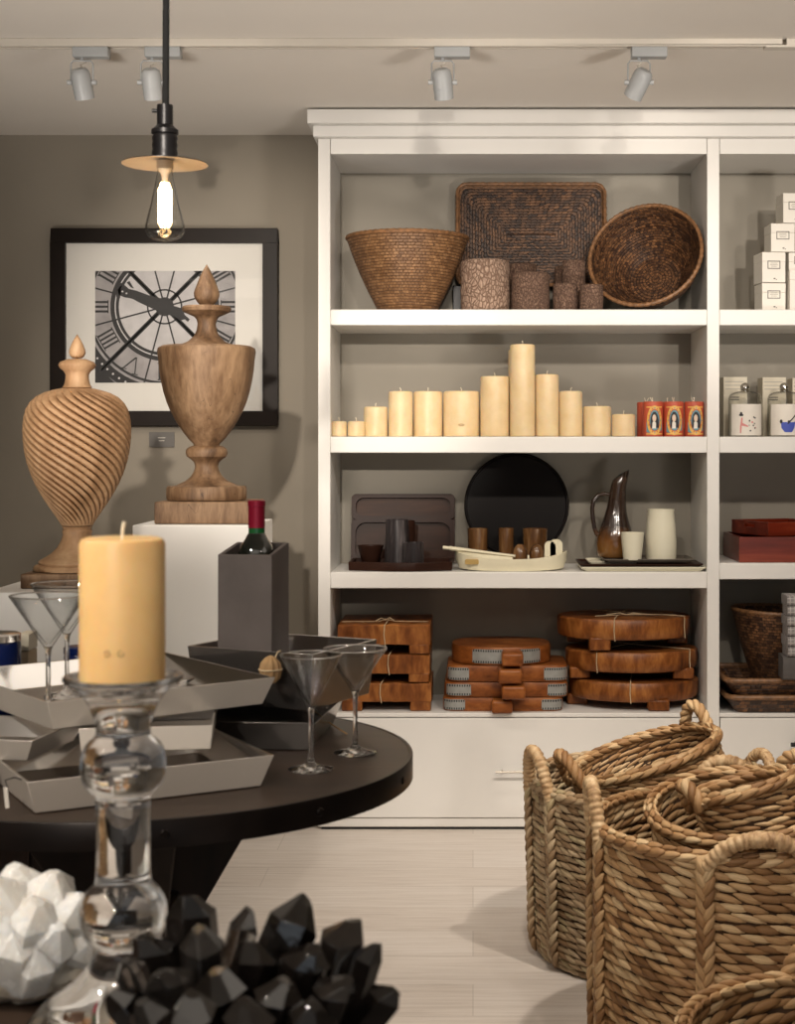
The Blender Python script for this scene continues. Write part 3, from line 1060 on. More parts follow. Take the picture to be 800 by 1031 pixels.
def flute(r, z, a):
    h = (zz(426) - z) / (zz(426) - zz(760))
    ph = NF * (a - 2.25 * h * PI * 0.62)
    depth = 0.0135 * min(1, r / 0.06) * min(1, h * 14) * min(1, (1 - h) * 12 + 0.05)
    w = abs(math.sin(ph / 2))
    return r - depth * (1 - w) ** 2.4 * 1.5


MB().lathe([(0, zz(424.5))] + [(r * k, zz(y)) for r, y in fine] + [(0, zz(761))], NF * 14, rfun=lambda r, z, a: flute(r, z, a) if r > 1e-6 else 0).build('urn_body', M_['urnf'], ul, sharp=60)
MB().lathe([(0, zz(761.2))] + [(r * k, zz(y)) for r, y in foot], 48).build('foot', M_['urnf'], ul)
MB().box((0.0, 0, (905 - 869.5) * k / 2), (2 * 107 * k, 2 * 107 * k, (905 - 870) * k)).build('base_block', M_['urn'], ul, bevel=0.003)
for _n in ('S1', 'S2', 'S3', 'S3R', 'S4'):
    globals()[_n] += 0.0009
# ================================================================== top shelf: woven baskets and bark pots
def coil_bowl(name, label, loc, r_base, r_rim, h, mat, rot=(0, 0, 0), group='woven bowls', rows=26, curve=0.12):
    t = thing(name, label, 'basket', loc, group=group, rot=rot)
    out, inn = [], []
    n = rows * 3
    for i in range(n + 1):
        s = i / n
        r = r_base + (r_rim - r_base) * (s + curve * math.sin(PI * s) * 0.55)
        out.append((r + 0.0016 * abs(math.sin(PI * s * rows)), h * s))
    for i in range(n + 1):
        s = 1 - i / n
        r = r_base + (r_rim - r_base) * (s + curve * math.sin(PI * s) * 0.55) - 0.009
        inn.append((r - 0.0016 * abs(math.sin(PI * s * rows)), max(h * s, 0.009)))
    MB().lathe([(0, 0.0)] + out + inn + [(0, 0.009)], 72).build('bowl_wall', M_[mat], t, sharp=80)
    rim = []
    for i in range(180):
        a = TAU * i / 180
        rim.append(((r_rim - 0.003) * math.cos(a), (r_rim - 0.003) * math.sin(a), h + 0.001))
    rr = [0.0068 + 0.0012 * math.sin(i * TAU / 3) for i in range(180)]
    MB().tube(rim, rr, 8, closed=True).build('rim', M_['canerim'], t)
    return t


D = 4.99
coil_bowl('woven_bowl', 'honey brown woven cane bowl standing upright at the left end of the top shelf', (X(410, 4.945), 4.945, S1), 0.092, 0.199, 0.243, 'rattanl')
# leaning bowl: axis tipped towards the viewer
bl_ = coil_bowl('woven_bowl', 'dark woven bowl lying on its side at the right end of the top shelf', (0, 0, 0), 0.087, 0.188, 0.170, 'rattan', rows=24, curve=0.3)
ROT = (R('Z', -20) @ R('X', 67) @ R('Y', 0))
bl_.rotation_euler = ROT.to_euler()
rim_c = Vector((0.559, 4.895, Z(256.5, 4.895)))
bl_.location = rim_c - (ROT @ Vector((0, 0, 0.170)))

# rectangular woven tray leaning on the back panel
tw, th_, lean = 0.490, 0.338, -6
tt = thing('woven_tray', 'large rectangular woven cane tray propped upright at the back of the top shelf', 'tray', (X(534.5, 5.10), 5.078, S1 + 0.004), rot=(math.radians(lean), 0, 0))
mb = MB()
loops = []
NR = 17
RZ = 0.108
zc = RZ + th_ / 2
for i in range(NR * 2 + 1):
    s = i / (NR * 2)
    w = tw * (1 - s) + (tw - th_ + 0.012) * s
    h = th_ * (1 - s) + 0.012 * s
    y = 0.012 + (0.0022 if i % 2 else 0.0)
    loops.append([(x, y - 0.004, zc + z) for x, z in rrect(w, h, max(0.004, 0.03 * (1 - s)), 4)])
vs = [p for l in loops for p in l]
n = len(loops[0])
fs, uv = [], {}
q = 0
for kx in range(len(loops) - 1):
    per = 0
    for i in range(n):
        a, b, c, d = kx * n + i, kx * n + (i + 1) % n, (kx + 1) * n + (i + 1) % n, (kx + 1) * n + i
        fs.append((a, b, c, d))
        lab = (Vector(vs[a]) - Vector(vs[b])).length
        uv[q] = [(per, kx * 0.0052), (per + lab, kx * 0.0052), (per + lab, kx * 0.0052 + 0.0052), (per, kx * 0.0052 + 0.0052)]
        per += lab
        q += 1
fs.append(tuple((len(loops) - 1) * n + i for i in range(n)))
uv[q] = [(v[0], v[2]) for v in loops[-1]]
mb.add(vs, fs, None, uv)
bk_ = [(x, 0.020, zc + z) for x, z in rrect(tw, th_, 0.03, 4)]
mb.add(loops[0] + bk_, [(i, (i + 1) % n, n + (i + 1) % n, n + i) for i in range(n)] + [tuple(n + i for i in range(n))], None, [(p[0], p[2]) for p in loops[0] + bk_])
mb.build('tray_base', M_['rattand'], tt, sharp=80)
rm = MB()
for (dy, grow, rad) in ((0.012, 0.0, 0.0055), (0.0, 0.003, 0.0055), (-0.012, 0.005, 0.0060)):
    path = [(x, dy, zc + z) for x, z in rrect(tw + grow * 2, th_ + grow * 2, 0.034, 8)]
    dense = []
    for i in range(len(path)):
        a, b = Vector(path[i]), Vector(path[(i + 1) % len(path)])
        m = max(1, int((b - a).length / 0.006))
        for j in range(m):
            dense.append(a + (b - a) * j / m)
    rm.tube(dense, [rad * (1 + 0.13 * math.sin(i * 1.7)) for i in range(len(dense))], 8, closed=True)
rm.build('rim', M_['canerim'], tt)
# back-stand of the tray: a small dark easel foot
es = MB()
es.box((-tw / 2 + 0.04, 0.0, RZ / 2 - 0.004), (0.12, 0.018, RZ - 0.006))
es.build('support', M_['blackmetal'], tt, bevel=0.003)
es = MB().box((tw / 2 - 0.10, 0.0, RZ / 2 - 0.004), (0.12, 0.018, RZ - 0.006))
es.build('support', M_['blackmetal'], tt, bevel=0.003)




def bark_pot(label, x0, x1, ytop, d, mat):
    r = (x1 - x0) / 2 * d / FPX
    h = Z(ytop, d) - S1
    t = thing('bark_pot', label, 'pot', (X((x0 + x1) / 2, d), d, S1), rotz=random.random() * 6, group='bark covered pots')
    sd = random.random() * 50

    def rf(rr, z, a):
        return rr * (1 + 0.030 * noise.noise(Vector((2.2 * math.cos(a), 2.2 * math.sin(a), z * 30 + sd))) + 0.012 * noise.noise(Vector((9 * math.cos(a), 9 * math.sin(a), z * 90 + sd))))
    prof = [(r * 0.96, 0.0)] + [(r, h * (0.02 + 0.96 * i / 14)) for i in range(15)] + [(r * 0.975, h)]
    MB().lathe([(0, 0)] + prof + [(r - 0.007, h), (r - 0.008, 0.02), (0, 0.02)], 56, rfun=rf).build('pot_wall', M_[mat], t, sharp=70)
    rim = [((r - 0.0045) * math.cos(TAU * i / 60), (r - 0.0045) * math.sin(TAU * i / 60), h) for i in range(60)]
    MB().tube(rim, 0.0034, 6, closed=True).build('rim', M_[mat], t)


bark_pot('largest pale cracked bark pot, in front of the woven tray', 463.8, 512.6, 264, 4.90, 'bark')
bark_pot('medium brown bark pot right of the largest pale bark pot', 514.6, 553, 276.5, 4.885, 'barkd')
bark_pot('small bark pot in the front row, left of its twin beside the leaning bowl', 556.5, 581, 287, 4.87, 'barkd')
bark_pot('small bark pot at the right end of the front row, touching the leaning bowl', 583.5, 607, 288, 4.842, 'barkd')
bark_pot('bark pot half hidden behind the largest and medium bark pots', 508, 540, 267.5, 5.005, 'barkd')
bark_pot('bark pot standing behind the two small front bark pots', 565.5, 589, 263.5, 4.96, 'barkd')
bark_pot('bark pot mostly hidden at the back, its left edge showing before the tray', 558, 578, 269.5, 5.035, 'barkd')

# ================================================================== second shelf: pillar candles
def candle_mesh(r, h, seg=40):
    e = min(0.006, r * 0.25)
    return [(0, 0), (r - 0.002, 0), (r, 0.002), (r, h - e), (r - e * 0.3, h - e * 0.3), (r - e, h), (r * 0.55, h - 0.0015), (0.004, h - 0.004), (0, h - 0.004)]


def pillar(label, x0, x1, ytop, d, z=None, mark=False, wick=0.012):
    z = S2 if z is None else z
    r = (x1 - x0) / 2 * d / FPX
    h = Z(ytop, d) - z
    t = thing('pillar_candle', label, 'candle', (X((x0 + x1) / 2, d), d, z), rotz=random.random() * 6, group='ivory pillar candles')
    b = MB().lathe(candle_mesh(r, h), 44).build('wax_body', M_['wax'], t)
    if wick:
        w = MB()
        for j in range(1 if r < 0.05 else 1):
            dx = random.uniform(-0.004, 0.004)
            w.tube([(0, 0, h - 0.006), (0.0006, 0, h + wick * 0.5), (dx, 0.001, h + wick)], 0.0012, 6)
        w.build('wick', M_['wick'], t)
    if mark:
        mk = MB()
        a0 = -PI / 2 - t.rotation_euler.z
        for (j, rad) in ((0, 0.0065), (1, 0.004)):
            pts = []
            for i in range(24):
                q = TAU * i / 24
                a = a0 + rad * 1.5 * math.cos(q) / r
                pts.append(((r + 0.0002) * math.cos(a), (r + 0.0002) * math.sin(a), 0.037 + rad * 0.55 * math.sin(q)))
            mk.tube(pts, 0.0006, 5, closed=True)
        mk.build('stamp', M_['waxmark'], t)
    return t


for args in (('shortest ivory candle at the far left end of the candle row', 333.6, 349, 424, 4.86),
             ('second shortest ivory candle from the left end of the row', 350, 367.3, 424, 4.86),
             ('third ivory candle from the left, just taller than the two shortest', 366.2, 390, 409.5, 4.88),
             ('slim ivory candle left of its slightly wider twin of the same height', 391, 415.3, 394, 4.88),
             ('ivory candle just left of the wide stamped candle, same height', 416.2, 445.3, 394, 4.90),
             ('widest ivory candle with a small oval stamp near its foot', 446.2, 482.6, 394, 4.90, None, True),
             ('broad ivory candle left of the tallest candle', 483.4, 512.6, 379, 4.88),
             ('tallest ivory pillar candle, towering over the row', 513.2, 538.4, 347, 4.86),
             ('second tallest slim ivory candle right of the tallest one', 538.8, 562.4, 377, 4.87),
             ('slim ivory candle two places right of the tallest one', 562.8, 586, 393.8, 4.87),
             ('squat ivory candle right of the slim ones, third from the red candles', 586.8, 615, 409, 4.88),
             ('low ivory candle nearest the red label candles', 616, 639.2, 417, 4.86),
             ('ivory candle standing behind the tallest one, only a sliver showing', 511.4, 530, 352, 4.975)):
    pillar(*args)


def on_cyl(mb, poly, r, a0, z0, mi, sub=0.004):
    """polygon in metres on a cylinder front; fan-built as a grid of thin strips to follow the curve."""
    xs = [p[0] for p in poly]
    x = min(xs)
    while x < max(xs) - 1e-9:
        x2 = min(x + sub, max(xs))
        c = clip(poly, x, -9, x2, 9)
        if len(c) >= 3:
            vs = []
            for p in c:
                a = a0 + p[0] / r
                vs.append((r * math.cos(a), r * math.sin(a), z0 + p[1]))
            mb.add(vs, [tuple(range(len(vs)))], None, None, mi, False)
        x = x2


def ell(cx, cy, rx, ry, n=24):
    return [(cx + rx * math.cos(TAU * i / n), cy + ry * math.sin(TAU * i / n)) for i in range(n)]


def red_candle(label, x0, x1, ytop, d, turn):
    r = (x1 - x0) / 2 * d / FPX
    h = Z(ytop, d) - S2
    t = thing('label_candle', label, 'candle', (X((x0 + x1) / 2, d), d, S2), rotz=turn, group='red picture candles')
    MB().lathe([(0, 0), (r, 0), (r, h - 0.003), (r - 0.002, h), (r - 0.003, h - 0.006), (0, h - 0.006)], 40).build('candle_cup', M_['red'], t)
    lb = MB()
    a0 = -PI / 2
    on_cyl(lb, [(-0.028, 0.010), (0.028, 0.010), (0.028, h - 0.012), (-0.028, h - 0.012)], r + 0.0003, a0, 0, 3)
    on_cyl(lb, [(-0.028, 0.014), (-0.012, 0.010), (-0.012, 0.05), (-0.028, 0.045)], r + 0.0005, a0, 0, 2)
    on_cyl(lb, [(0.014, 0.016), (0.028, 0.02), (0.028, 0.06), (0.016, 0.05)], r + 0.0005, a0, 0, 2)
    on_cyl(lb, ell(0, h * 0.46, 0.0262, h * 0.425), r + 0.0006, a0, 0, 0)
    on_cyl(lb, ell(0, h * 0.46, 0.022, h * 0.37), r + 0.0007, a0, 0, 0)
    on_cyl(lb, ell(0, h * 0.46, 0.0185, h * 0.325), r + 0.0009, a0, 0, 3)
    on_cyl(lb, ell(0, h * 0.46, 0.0165, h * 0.295), r + 0.0011, a0, 0, 4)
    z = h * 0.46
    on_cyl(lb, [(-0.0145, z - 0.024), (-0.0135, z + 0.004), (-0.010, z + 0.019), (-0.004, z + 0.028), (0.003, z + 0.027), (0.009, z + 0.018), (0.013, z + 0.002), (0.0145, z - 0.024)], r + 0.0013, a0, 0, 1)
    on_cyl(lb, [(-0.0085, z - 0.026), (-0.007, z - 0.006), (-0.002, z - 0.002), (0.004, z - 0.008), (0.004, z - 0.026)], r + 0.0015, a0, 0, 5)
    on_cyl(lb, ell(-0.0015, z + 0.007, 0.0062, 0.0115, 16), r + 0.0016, a0, 0, 6)
    for i in range(16):
        qa = TAU * i / 16
        on_cyl(lb, ell(0.0205 * math.cos(qa), h * 0.46 + h * 0.352 * math.sin(qa), 0.0016, 0.0024, 8), r + 0.0016, a0, 0, 3 if i % 2 else 2)
    on_cyl(lb, [(-0.029, h - 0.020), (0.029, h - 0.020), (0.029, h - 0.016), (-0.029, h - 0.016)], r + 0.0006, a0, 0, 0)
    on_cyl(lb, [(-0.029, 0.006), (0.029, 0.006), (0.029, 0.010), (-0.029, 0.010)], r + 0.0006, a0, 0, 0)
    lb.build('label', [M_['gold'], M_['labeldark'], M_['labelblue'], M_['red'], M_['labelblue'], M_['labelwhite'], M_['labelskin']], t, merge=False)
    w = MB()
    for j in range(2):
        a = random.random() * 6
        w.tube([(0.002 * j, 0, h - 0.008), (0.004 * math.cos(a), 0.003, h + 0.004), (0.010 * math.cos(a), 0.004 * math.sin(a), h + 0.014)], 0.0012, 6)
    w.build('wick', M_['wick'], t)


red_candle('red candle with a veiled figure label, left one of the front three', 647, 667.2, 404.5, 4.855, 0.05)
red_candle('red candle with a veiled figure label, middle one of the front three', 667.8, 688, 404.5, 4.855, -0.05)
red_candle('red candle with a veiled figure label, beside the shelf divider', 688.5, 708.2, 404.5, 4.855, 0.08)
red_candle('red picture candle in the back row, leftmost of all the red ones', 641, 661, 405, 4.925, 0.5)
red_candle('red picture candle in the back row, second from the left behind the front three', 662.5, 682, 405, 4.935, 0.4)

# ================================================================== third shelf
# compartment tray leaning on the back
ct = thing('compartment_tray', 'dark wooden tray with two rounded compartments leaning on the back of the third shelf', 'tray', (X(405.5, 5.08), 5.07, S3 + 0.005), rot=(math.radians(-9), 0, 0))
cwid, chei = 0.350, 0.236


def rr_frame(mb, outer, inner, y0, y1, mi=0):
    """rounded frame between two same-length 2-D outlines, from depth y0 (front) to y1."""
    L = [[(x, y1, z) for x, z in outer], [(x, y0 + 0.003, z) for x, z in outer], [(x * 0.995, y0, z) for x, z in outer], [(x, y0, z) for x, z in inner], [(x, y0 + 0.004, z) for x, z in inner], [(x, y1, z) for x, z in inner]]
    ring_solid(mb, L, mi=mi, close_ends=False)


cb = MB()
ring_solid(cb, [[(x, 0.016, z) for x, z in rrect(cwid, chei, 0.02, 6, 0, chei / 2)], [(x, 0.024, z) for x, z in rrect(cwid, chei, 0.02, 6, 0, chei / 2)]])
cb.build('tray_base', M_['ebony'], ct)
cf = MB()
zs = 0.150
rr_frame(cf, rrect(cwid, chei - zs, 0.016, 6, 0, (zs + chei) / 2), rrect(cwid - 0.030, chei - zs - 0.024, 0.026, 6, 0, (zs + chei) / 2 - 0.001), -0.006, 0.018)
rr_frame(cf, rrect(cwid, zs, 0.016, 6, 0, zs / 2), rrect(cwid - 0.030, zs - 0.022, 0.034, 6, 0, zs / 2), -0.006, 0.018)
cf.build('tray_frame', M_['ebonytrim'], ct)

# bow-fronted dark tray lying flat in front of it
bt = thing('serving_tray', 'dark brown bow fronted tray lying flat on the third shelf, holding cups', 'tray', (X(404, 4.93), 4.93, S3))
w2 = 0.166
poly = [(-w2, 0.09), (-w2, -0.075), (-0.02, -0.122), (0.05, -0.120), (w2, -0.085), (w2, 0.09)]
inner = [(x * 0.94, y * 0.92) for x, y in poly]
mb = MB()
L = [[(x, y, 0.0) for x, y in poly], [(x * 1.01, y * 1.01, 0.026) for x, y in poly], [(x, y, 0.028) for x, y in poly], [(x, y, 0.028) for x, y in inner], [(x, y, 0.010) for x, y in inner]]
ring_solid(mb, L)
mb.build('tray_body', M_['ebonytrim'], bt, bevel=0.0015)
BT = S3 + 0.0105


def cup(name, label, cat, x0, x1, ytop, d, z, mat, taper=0.9, group=None, wall=0.003, base=None, seg=40):
    r = (x1 - x0) / 2 * d / FPX
    h = Z(ytop, d) - z
    rb = r * (taper if base is None else base)
    prof = [(0, 0), (rb - 0.002, 0), (rb, 0.002), (rb * 0.5 + r * 0.5, h * 0.5), (r, h - 0.001), (r - 0.001, h), (r - wall, h), (r - wall, h - 0.002), (rb - wall, 0.006), (0, 0.006)]
    o = MB().lathe(prof, seg).build(name, M_[mat], loc=(X((x0 + x1) / 2, d), d, z), rot=(0, 0, random.random() * 6))
    return tag(o, label, cat, group)


cup('horn_tumbler', 'tall grey striped horn tumbler on the dark bow fronted tray', 'tumbler', 388.5, 411, 523, 4.928, BT, 'hornd', 1.16)
cup('horn_tumbler', 'second tall dark tumbler just behind the grey striped one', 'tumbler', 402, 417.5, 524, 4.992, BT, 'ebonytrim', 1.0)
cup('horn_cup', 'short grey marbled horn cup with a stirrer standing in it', 'cup', 405.5, 426.5, 546, 4.862, BT, 'hornd', 1.0)
o = MB().tube([(0.004, 0.0, 0.008), (0.010, 0.001, 0.058)], 0.0022, 8).lathe([(0, -0.002), (0.0034, 0), (0, 0.003)], 8, T(0.010, 0.001, 0.058)).build('stirrer', M_['bone'], loc=(X(416, 4.868), 4.868, BT))
tag(o, 'thin pale stirrer stick standing in the short grey horn cup', 'stirrer')
cup('dark_bowl', 'low dark glossy bowl at the left end of the bow fronted tray', 'bowl', 359.5, 386, 549, 4.975, BT, 'ebonytrim', 0.6)
mb = MB()
mb.tube([(-0.03, 0.006, 0.012), (0.0, 0.0, 0.006), (0.034, -0.008, 0.005)], [0.004, 0.003, 0.004], 8)
mb.lump((-0.05, 0.010, 0.012), (-0.024, 0.005, 0.012), (0, 0, 1), 0.018, 0.008)
o = mb.build('serving_spoon', M_['ebonytrim'], loc=(X(433, 4.90), 4.905, BT), rot=(0, 0, -0.15))
tag(o, 'dark wooden spoon lying at the right of the bow fronted tray', 'spoon')

# black disc
dd = 5.09
dr = 52.9 * dd / FPX
dz = Z(511, dd) + 0.001
lz = dr * math.cos(math.radians(7))
t = thing('round_tray', 'large round black-brown tray standing on edge behind the cream tray', 'tray', (X(520, dd), dd, S3), rot=(math.radians(-7), 0, 0))
pr = [(0, -0.010), (dr - 0.004, -0.010), (dr, -0.006), (dr, 0.008), (dr - 0.003, 0.010), (dr - 0.008, 0.010), (dr - 0.010, 0.0), (0, 0.0)]
MB().lathe(pr, 96, T(0, 0, dr) @ R('X', 90)).build('disc', M_['blackdisc'], t)
# a little stand lifts the tray so that its foot clears the shelf
t.location.z = dz - lz + 0.0065
st = MB()
st.box((0, -0.002, -0.010), (0.14, 0.05, 0.014)).box((0, -0.022, 0.003), (0.14, 0.008, 0.02))
s_ = st.build('stand', M_['ebonytrim'], t, bevel=0.002)

for lab, a, b, yt in (('amber horn tumbler behind the left end of the cream tray', 470.5, 491, 532), ('amber horn tumbler behind the middle of the cream tray', 501.5, 517, 531.5),
                      ('amber horn tumbler behind the egg shaped shakers, widest of the three', 526, 551, 532)):
    cup('horn_tumbler', lab, 'tumbler', a, b, yt, 5.022, S3, 'horn', 0.9, 'amber horn tumblers')

# cream boat tray
cd = 4.90
cm = thing('boat_tray', 'cream boat shaped tray with a slot handle on the third shelf', 'tray', (X(514.5, cd), cd, S3))
cw_ = 0.182
outl, inl, fl_ = [], [], []
n = 40
for i in range(n):
    a = TAU * i / n
    x = cw_ * math.copysign(abs(math.cos(a)) ** 0.62, math.cos(a))
    y = 0.088 * math.copysign(abs(math.sin(a)) ** 0.9, math.sin(a))
    outl.append((x, y))


def lift(x):
    return 0.022 * (abs(x) / cw_) ** 2.2


L = [[(x * 0.93, y * 0.9, 0.0 + lift(x) * 0.25) for x, y in outl], [(x * 0.985, y * 0.98, 0.020 + lift(x) * 0.5) for x, y in outl], [(x, y, 0.038 + lift(x)) for x, y in outl],
     [(x * 0.97, y * 0.94, 0.038 + lift(x)) for x, y in outl], [(x * 0.93, y * 0.88, 0.012 + lift(x) * 0.25) for x, y in outl]]
mb = MB()
ring_solid(mb, L)
mb.build('tray_body', M_['bone'], cm, sharp=50)
sl_ = MB()
ring_solid(sl_, [[(x, -0.0785 + 0.10 * abs(x + 0.135) - yy, z) for x, z in rrect(0.044, 0.016, 0.004, 4, -0.128, 0.030)] for yy in (-0.012, 0.004)])
s2 = sl_.build('handle_slot', M_['bonehole'], cm)
s2['label'] = 'amber coloured slot at the left end of the tray'
CT = S3 + 0.0185
# servers resting across the left half
sv = MB()
ring_solid(sv, [[(-0.155, 0.012 * math.cos(q), 0.0075 * math.sin(q)) for q in [TAU * i / 12 for i in range(12)]],
                [(-0.05, 0.011 * math.cos(q), 0.006 * math.sin(q)) for q in [TAU * i / 12 for i in range(12)]],
                [(0.06, 0.008 * math.cos(q), 0.0045 * math.sin(q)) for q in [TAU * i / 12 for i in range(12)]]])
sv.tube([(-0.176, 0, 0), (-0.15, 0, 0)], 0.006, 10)
o = sv.build('salad_server', M_['bone'], loc=(X(500, 4.862), 4.862, S3 + 0.0525), rot=(0, math.radians(6.5), math.radians(-5)))
tag(o, 'cream bone server resting across the left half of the boat tray', 'server')
for lab, a, b, d in (('left egg shaped brown shaker in the cream boat tray', 515.5, 531, 4.885), ('right egg shaped brown shaker in the cream boat tray', 532.5, 547.5, 4.885)):
    r = (b - a) / 2 * d / FPX
    h = Z(547.5, d) - CT
    pr = [(0, 0), (r * 0.86, 0), (r * 0.98, h * 0.2), (r, h * 0.42), (r * 0.92, h * 0.65), (r * 0.70, h * 0.85), (r * 0.38, h * 0.965), (0, h)]
    o = MB().lathe(pr, 28).build('egg_shaker', M_['horn'], loc=(X((a + b) / 2, d), d, CT))
    tag(o, lab, 'shaker', 'egg shaped shakers')
sc = MB()
hh = Z(543, 4.885) - CT
for dx, hg, ww in ((-0.0115, 0.93, 0.040), (0.0085, 1.0, 0.044)):
    pts = rrect(ww, hh * hg, 0.0165, 8, dx, hh * hg / 2)
    ring_solid(sc, [[(x * 0.9 + dx * 0.1, y0, z * (0.985 if yy in (0, 3) else 1)) for x, z in pts] for yy, y0 in enumerate((-0.014, -0.010, 0.010, 0.014))])
o = sc.build('bone_scoop', M_['bone'], loc=(X(557, 4.885), 4.885, CT))
tag(o, 'cream two lobed bone scoop standing at the right end of the boat tray', 'scoop')

# stacked rectangular plates
PLC = X(643, 4.91)
def plate(label, x0, x1, d0, d1, z, h, mat, cat='plate', group='stacked rectangular plates', rz=0.0):
    t = X((x0 + x1) / 2, (d0 + d1) / 2)
    w, l = (x1 - x0) * d0 / FPX, d1 - d0
    mb = MB()
    a = rrect(w * 0.93, l * 0.93, 0.008, 4)
    b = rrect(w, l, 0.010, 4)
    c = rrect(w * 0.985, l * 0.975, 0.010, 4)
    e = rrect(w * 0.93, l * 0.92, 0.010, 4)
    ring_solid(mb, [[(x, y, 0) for x, y in a], [(x, y, h * 0.7) for x, y in b], [(x, y, h) for x, y in b], [(x, y, h) for x, y in c], [(x, y, h * 0.45) for x, y in e]])
    o = mb.build('rectangular_plate', M_[mat], loc=(t, (d0 + d1) / 2, z), rot=(0, 0, rz))
    return tag(o, label, cat, group)


plate('cream rectangular plate at the bottom of the plate stack under the pitcher', 580.5, 706.5, 4.815, 5.06, S3, 0.014, 'cream')
plate('dark brown rectangular plate lying on the cream bottom plate', 580, 704, 4.825, 5.055, S3 + 0.0105, 0.012, 'ebonytrim')
plate('small cream plate between the dark plate and the grey top plate', 590, 640, 4.875, 5.02, S3 + 0.0185, 0.010, 'cream')
plate('grey brown rectangular plate on top of the stack under the vase', 604, 696, 4.85, 5.04, S3 + 0.0255, 0.011, 'slate')
PT = S3 + 0.0318
# pitcher
pd_ = 4.985
k = 0.325 * pd_ / FPX
pc = thing('pitcher', 'dark brown glazed pitcher with swan neck spout and loop handle on the plate stack', 'pitcher', (X(619, pd_), pd_, PT))
zb = 362
rows = [(0, 362, 243), (46, 362, 243), (54, 356, 243), (58, 340, 243), (59, 322, 243), (57, 302, 243), (51, 282, 243), (44, 262, 244), (37, 240, 245), (31, 216, 247), (27, 190, 249), (25, 164, 251), (24, 146, 254), (23, 132, 258)]
scale_z = (Z(473, pd_) - PT) / ((362 - 101) * k)
mb = MB()
loops = []
NS = 32
for r, y, cx in rows[1:]:
    loops.append([((cx - 243) * k + r * k * math.cos(TAU * i / NS), r * k * math.sin(TAU * i / NS), (zb - y) * k * scale_z) for i in range(NS)])
for (r, cx, ya, yb) in ((21, 262, 126, 110), (19, 265, 122, 101)):
    lp = []
    for i in range(NS):
        a = TAU * i / NS
        f = (math.cos(a) + 1) / 2
        lp.append(((cx - 243) * k + r * k * math.cos(a) * (1.0 + 0.10 * f), r * k * math.sin(a) * (1 - 0.45 * f), (zb - (ya * (1 - f) + yb * f)) * k * scale_z))
    loops.append(lp)
top_ = loops[-1]
cen = sum((Vector(p) for p in top_), Vector()) / NS
loops.append([tuple(cen + (Vector(p) - cen) * 0.78) for p in top_])
loops.append([tuple(cen + (Vector(p) - cen) * 0.7 + Vector((-0.004, 0, -0.05))) for p in top_])
ring_solid(mb, loops)
mb.build('pitcher_body', M_['pitcher'], pc, sharp=70)
hp = [(228, 176), (212, 172), (190, 177), (176, 192), (172, 215), (174, 245), (179, 275), (186, 292), (196, 298)]
pts = []
for i in range(len(hp) - 1):
    for j in range(4):
        t_ = j / 4
        pts.append(((hp[i][0] * (1 - t_) + hp[i + 1][0] * t_ - 243) * k, 0, (zb - (hp[i][1] * (1 - t_) + hp[i + 1][1] * t_)) * k * scale_z))
pts.append(((hp[-1][0] - 243) * k, 0, (zb - hp[-1][1]) * k * scale_z))
MB().tube(pts, [0.0072] * len(pts), 10).build('handle', M_['pitcher'], pc)

r = 15.2 * 4.94 / FPX
h = Z(512.5, 4.94) - PT
o = MB().lathe([(0, 0), (r * 0.99, 0), (r * 1.01, 0.004), (r * 1.02, h * 0.35), (r * 0.95, h * 0.7), (r * 0.87, h * 0.94), (r * 0.90, h), (r * 0.82, h), (r * 0.85, h * 0.7), (r * 0.9, 0.01), (0, 0.01)], 48).build('ceramic_vase', M_['cream'], loc=(X(665, 4.94), 4.94, PT))
tag(o, 'tall cream ceramic vase right of the brown pitcher', 'vase')
cup('ceramic_cup', 'small cream cup in front of the pitcher and the tall vase', 'cup', 624.6, 648, 536, 4.875, PT, 'cream', 0.78)

# ================================================================== bottom shelf: cutting boards
def wavy(x, sd):
    return 0.004 * noise.noise(Vector((x * 18, sd, 0))) + 0.002 * noise.noise(Vector((x * 50, sd, 3)))


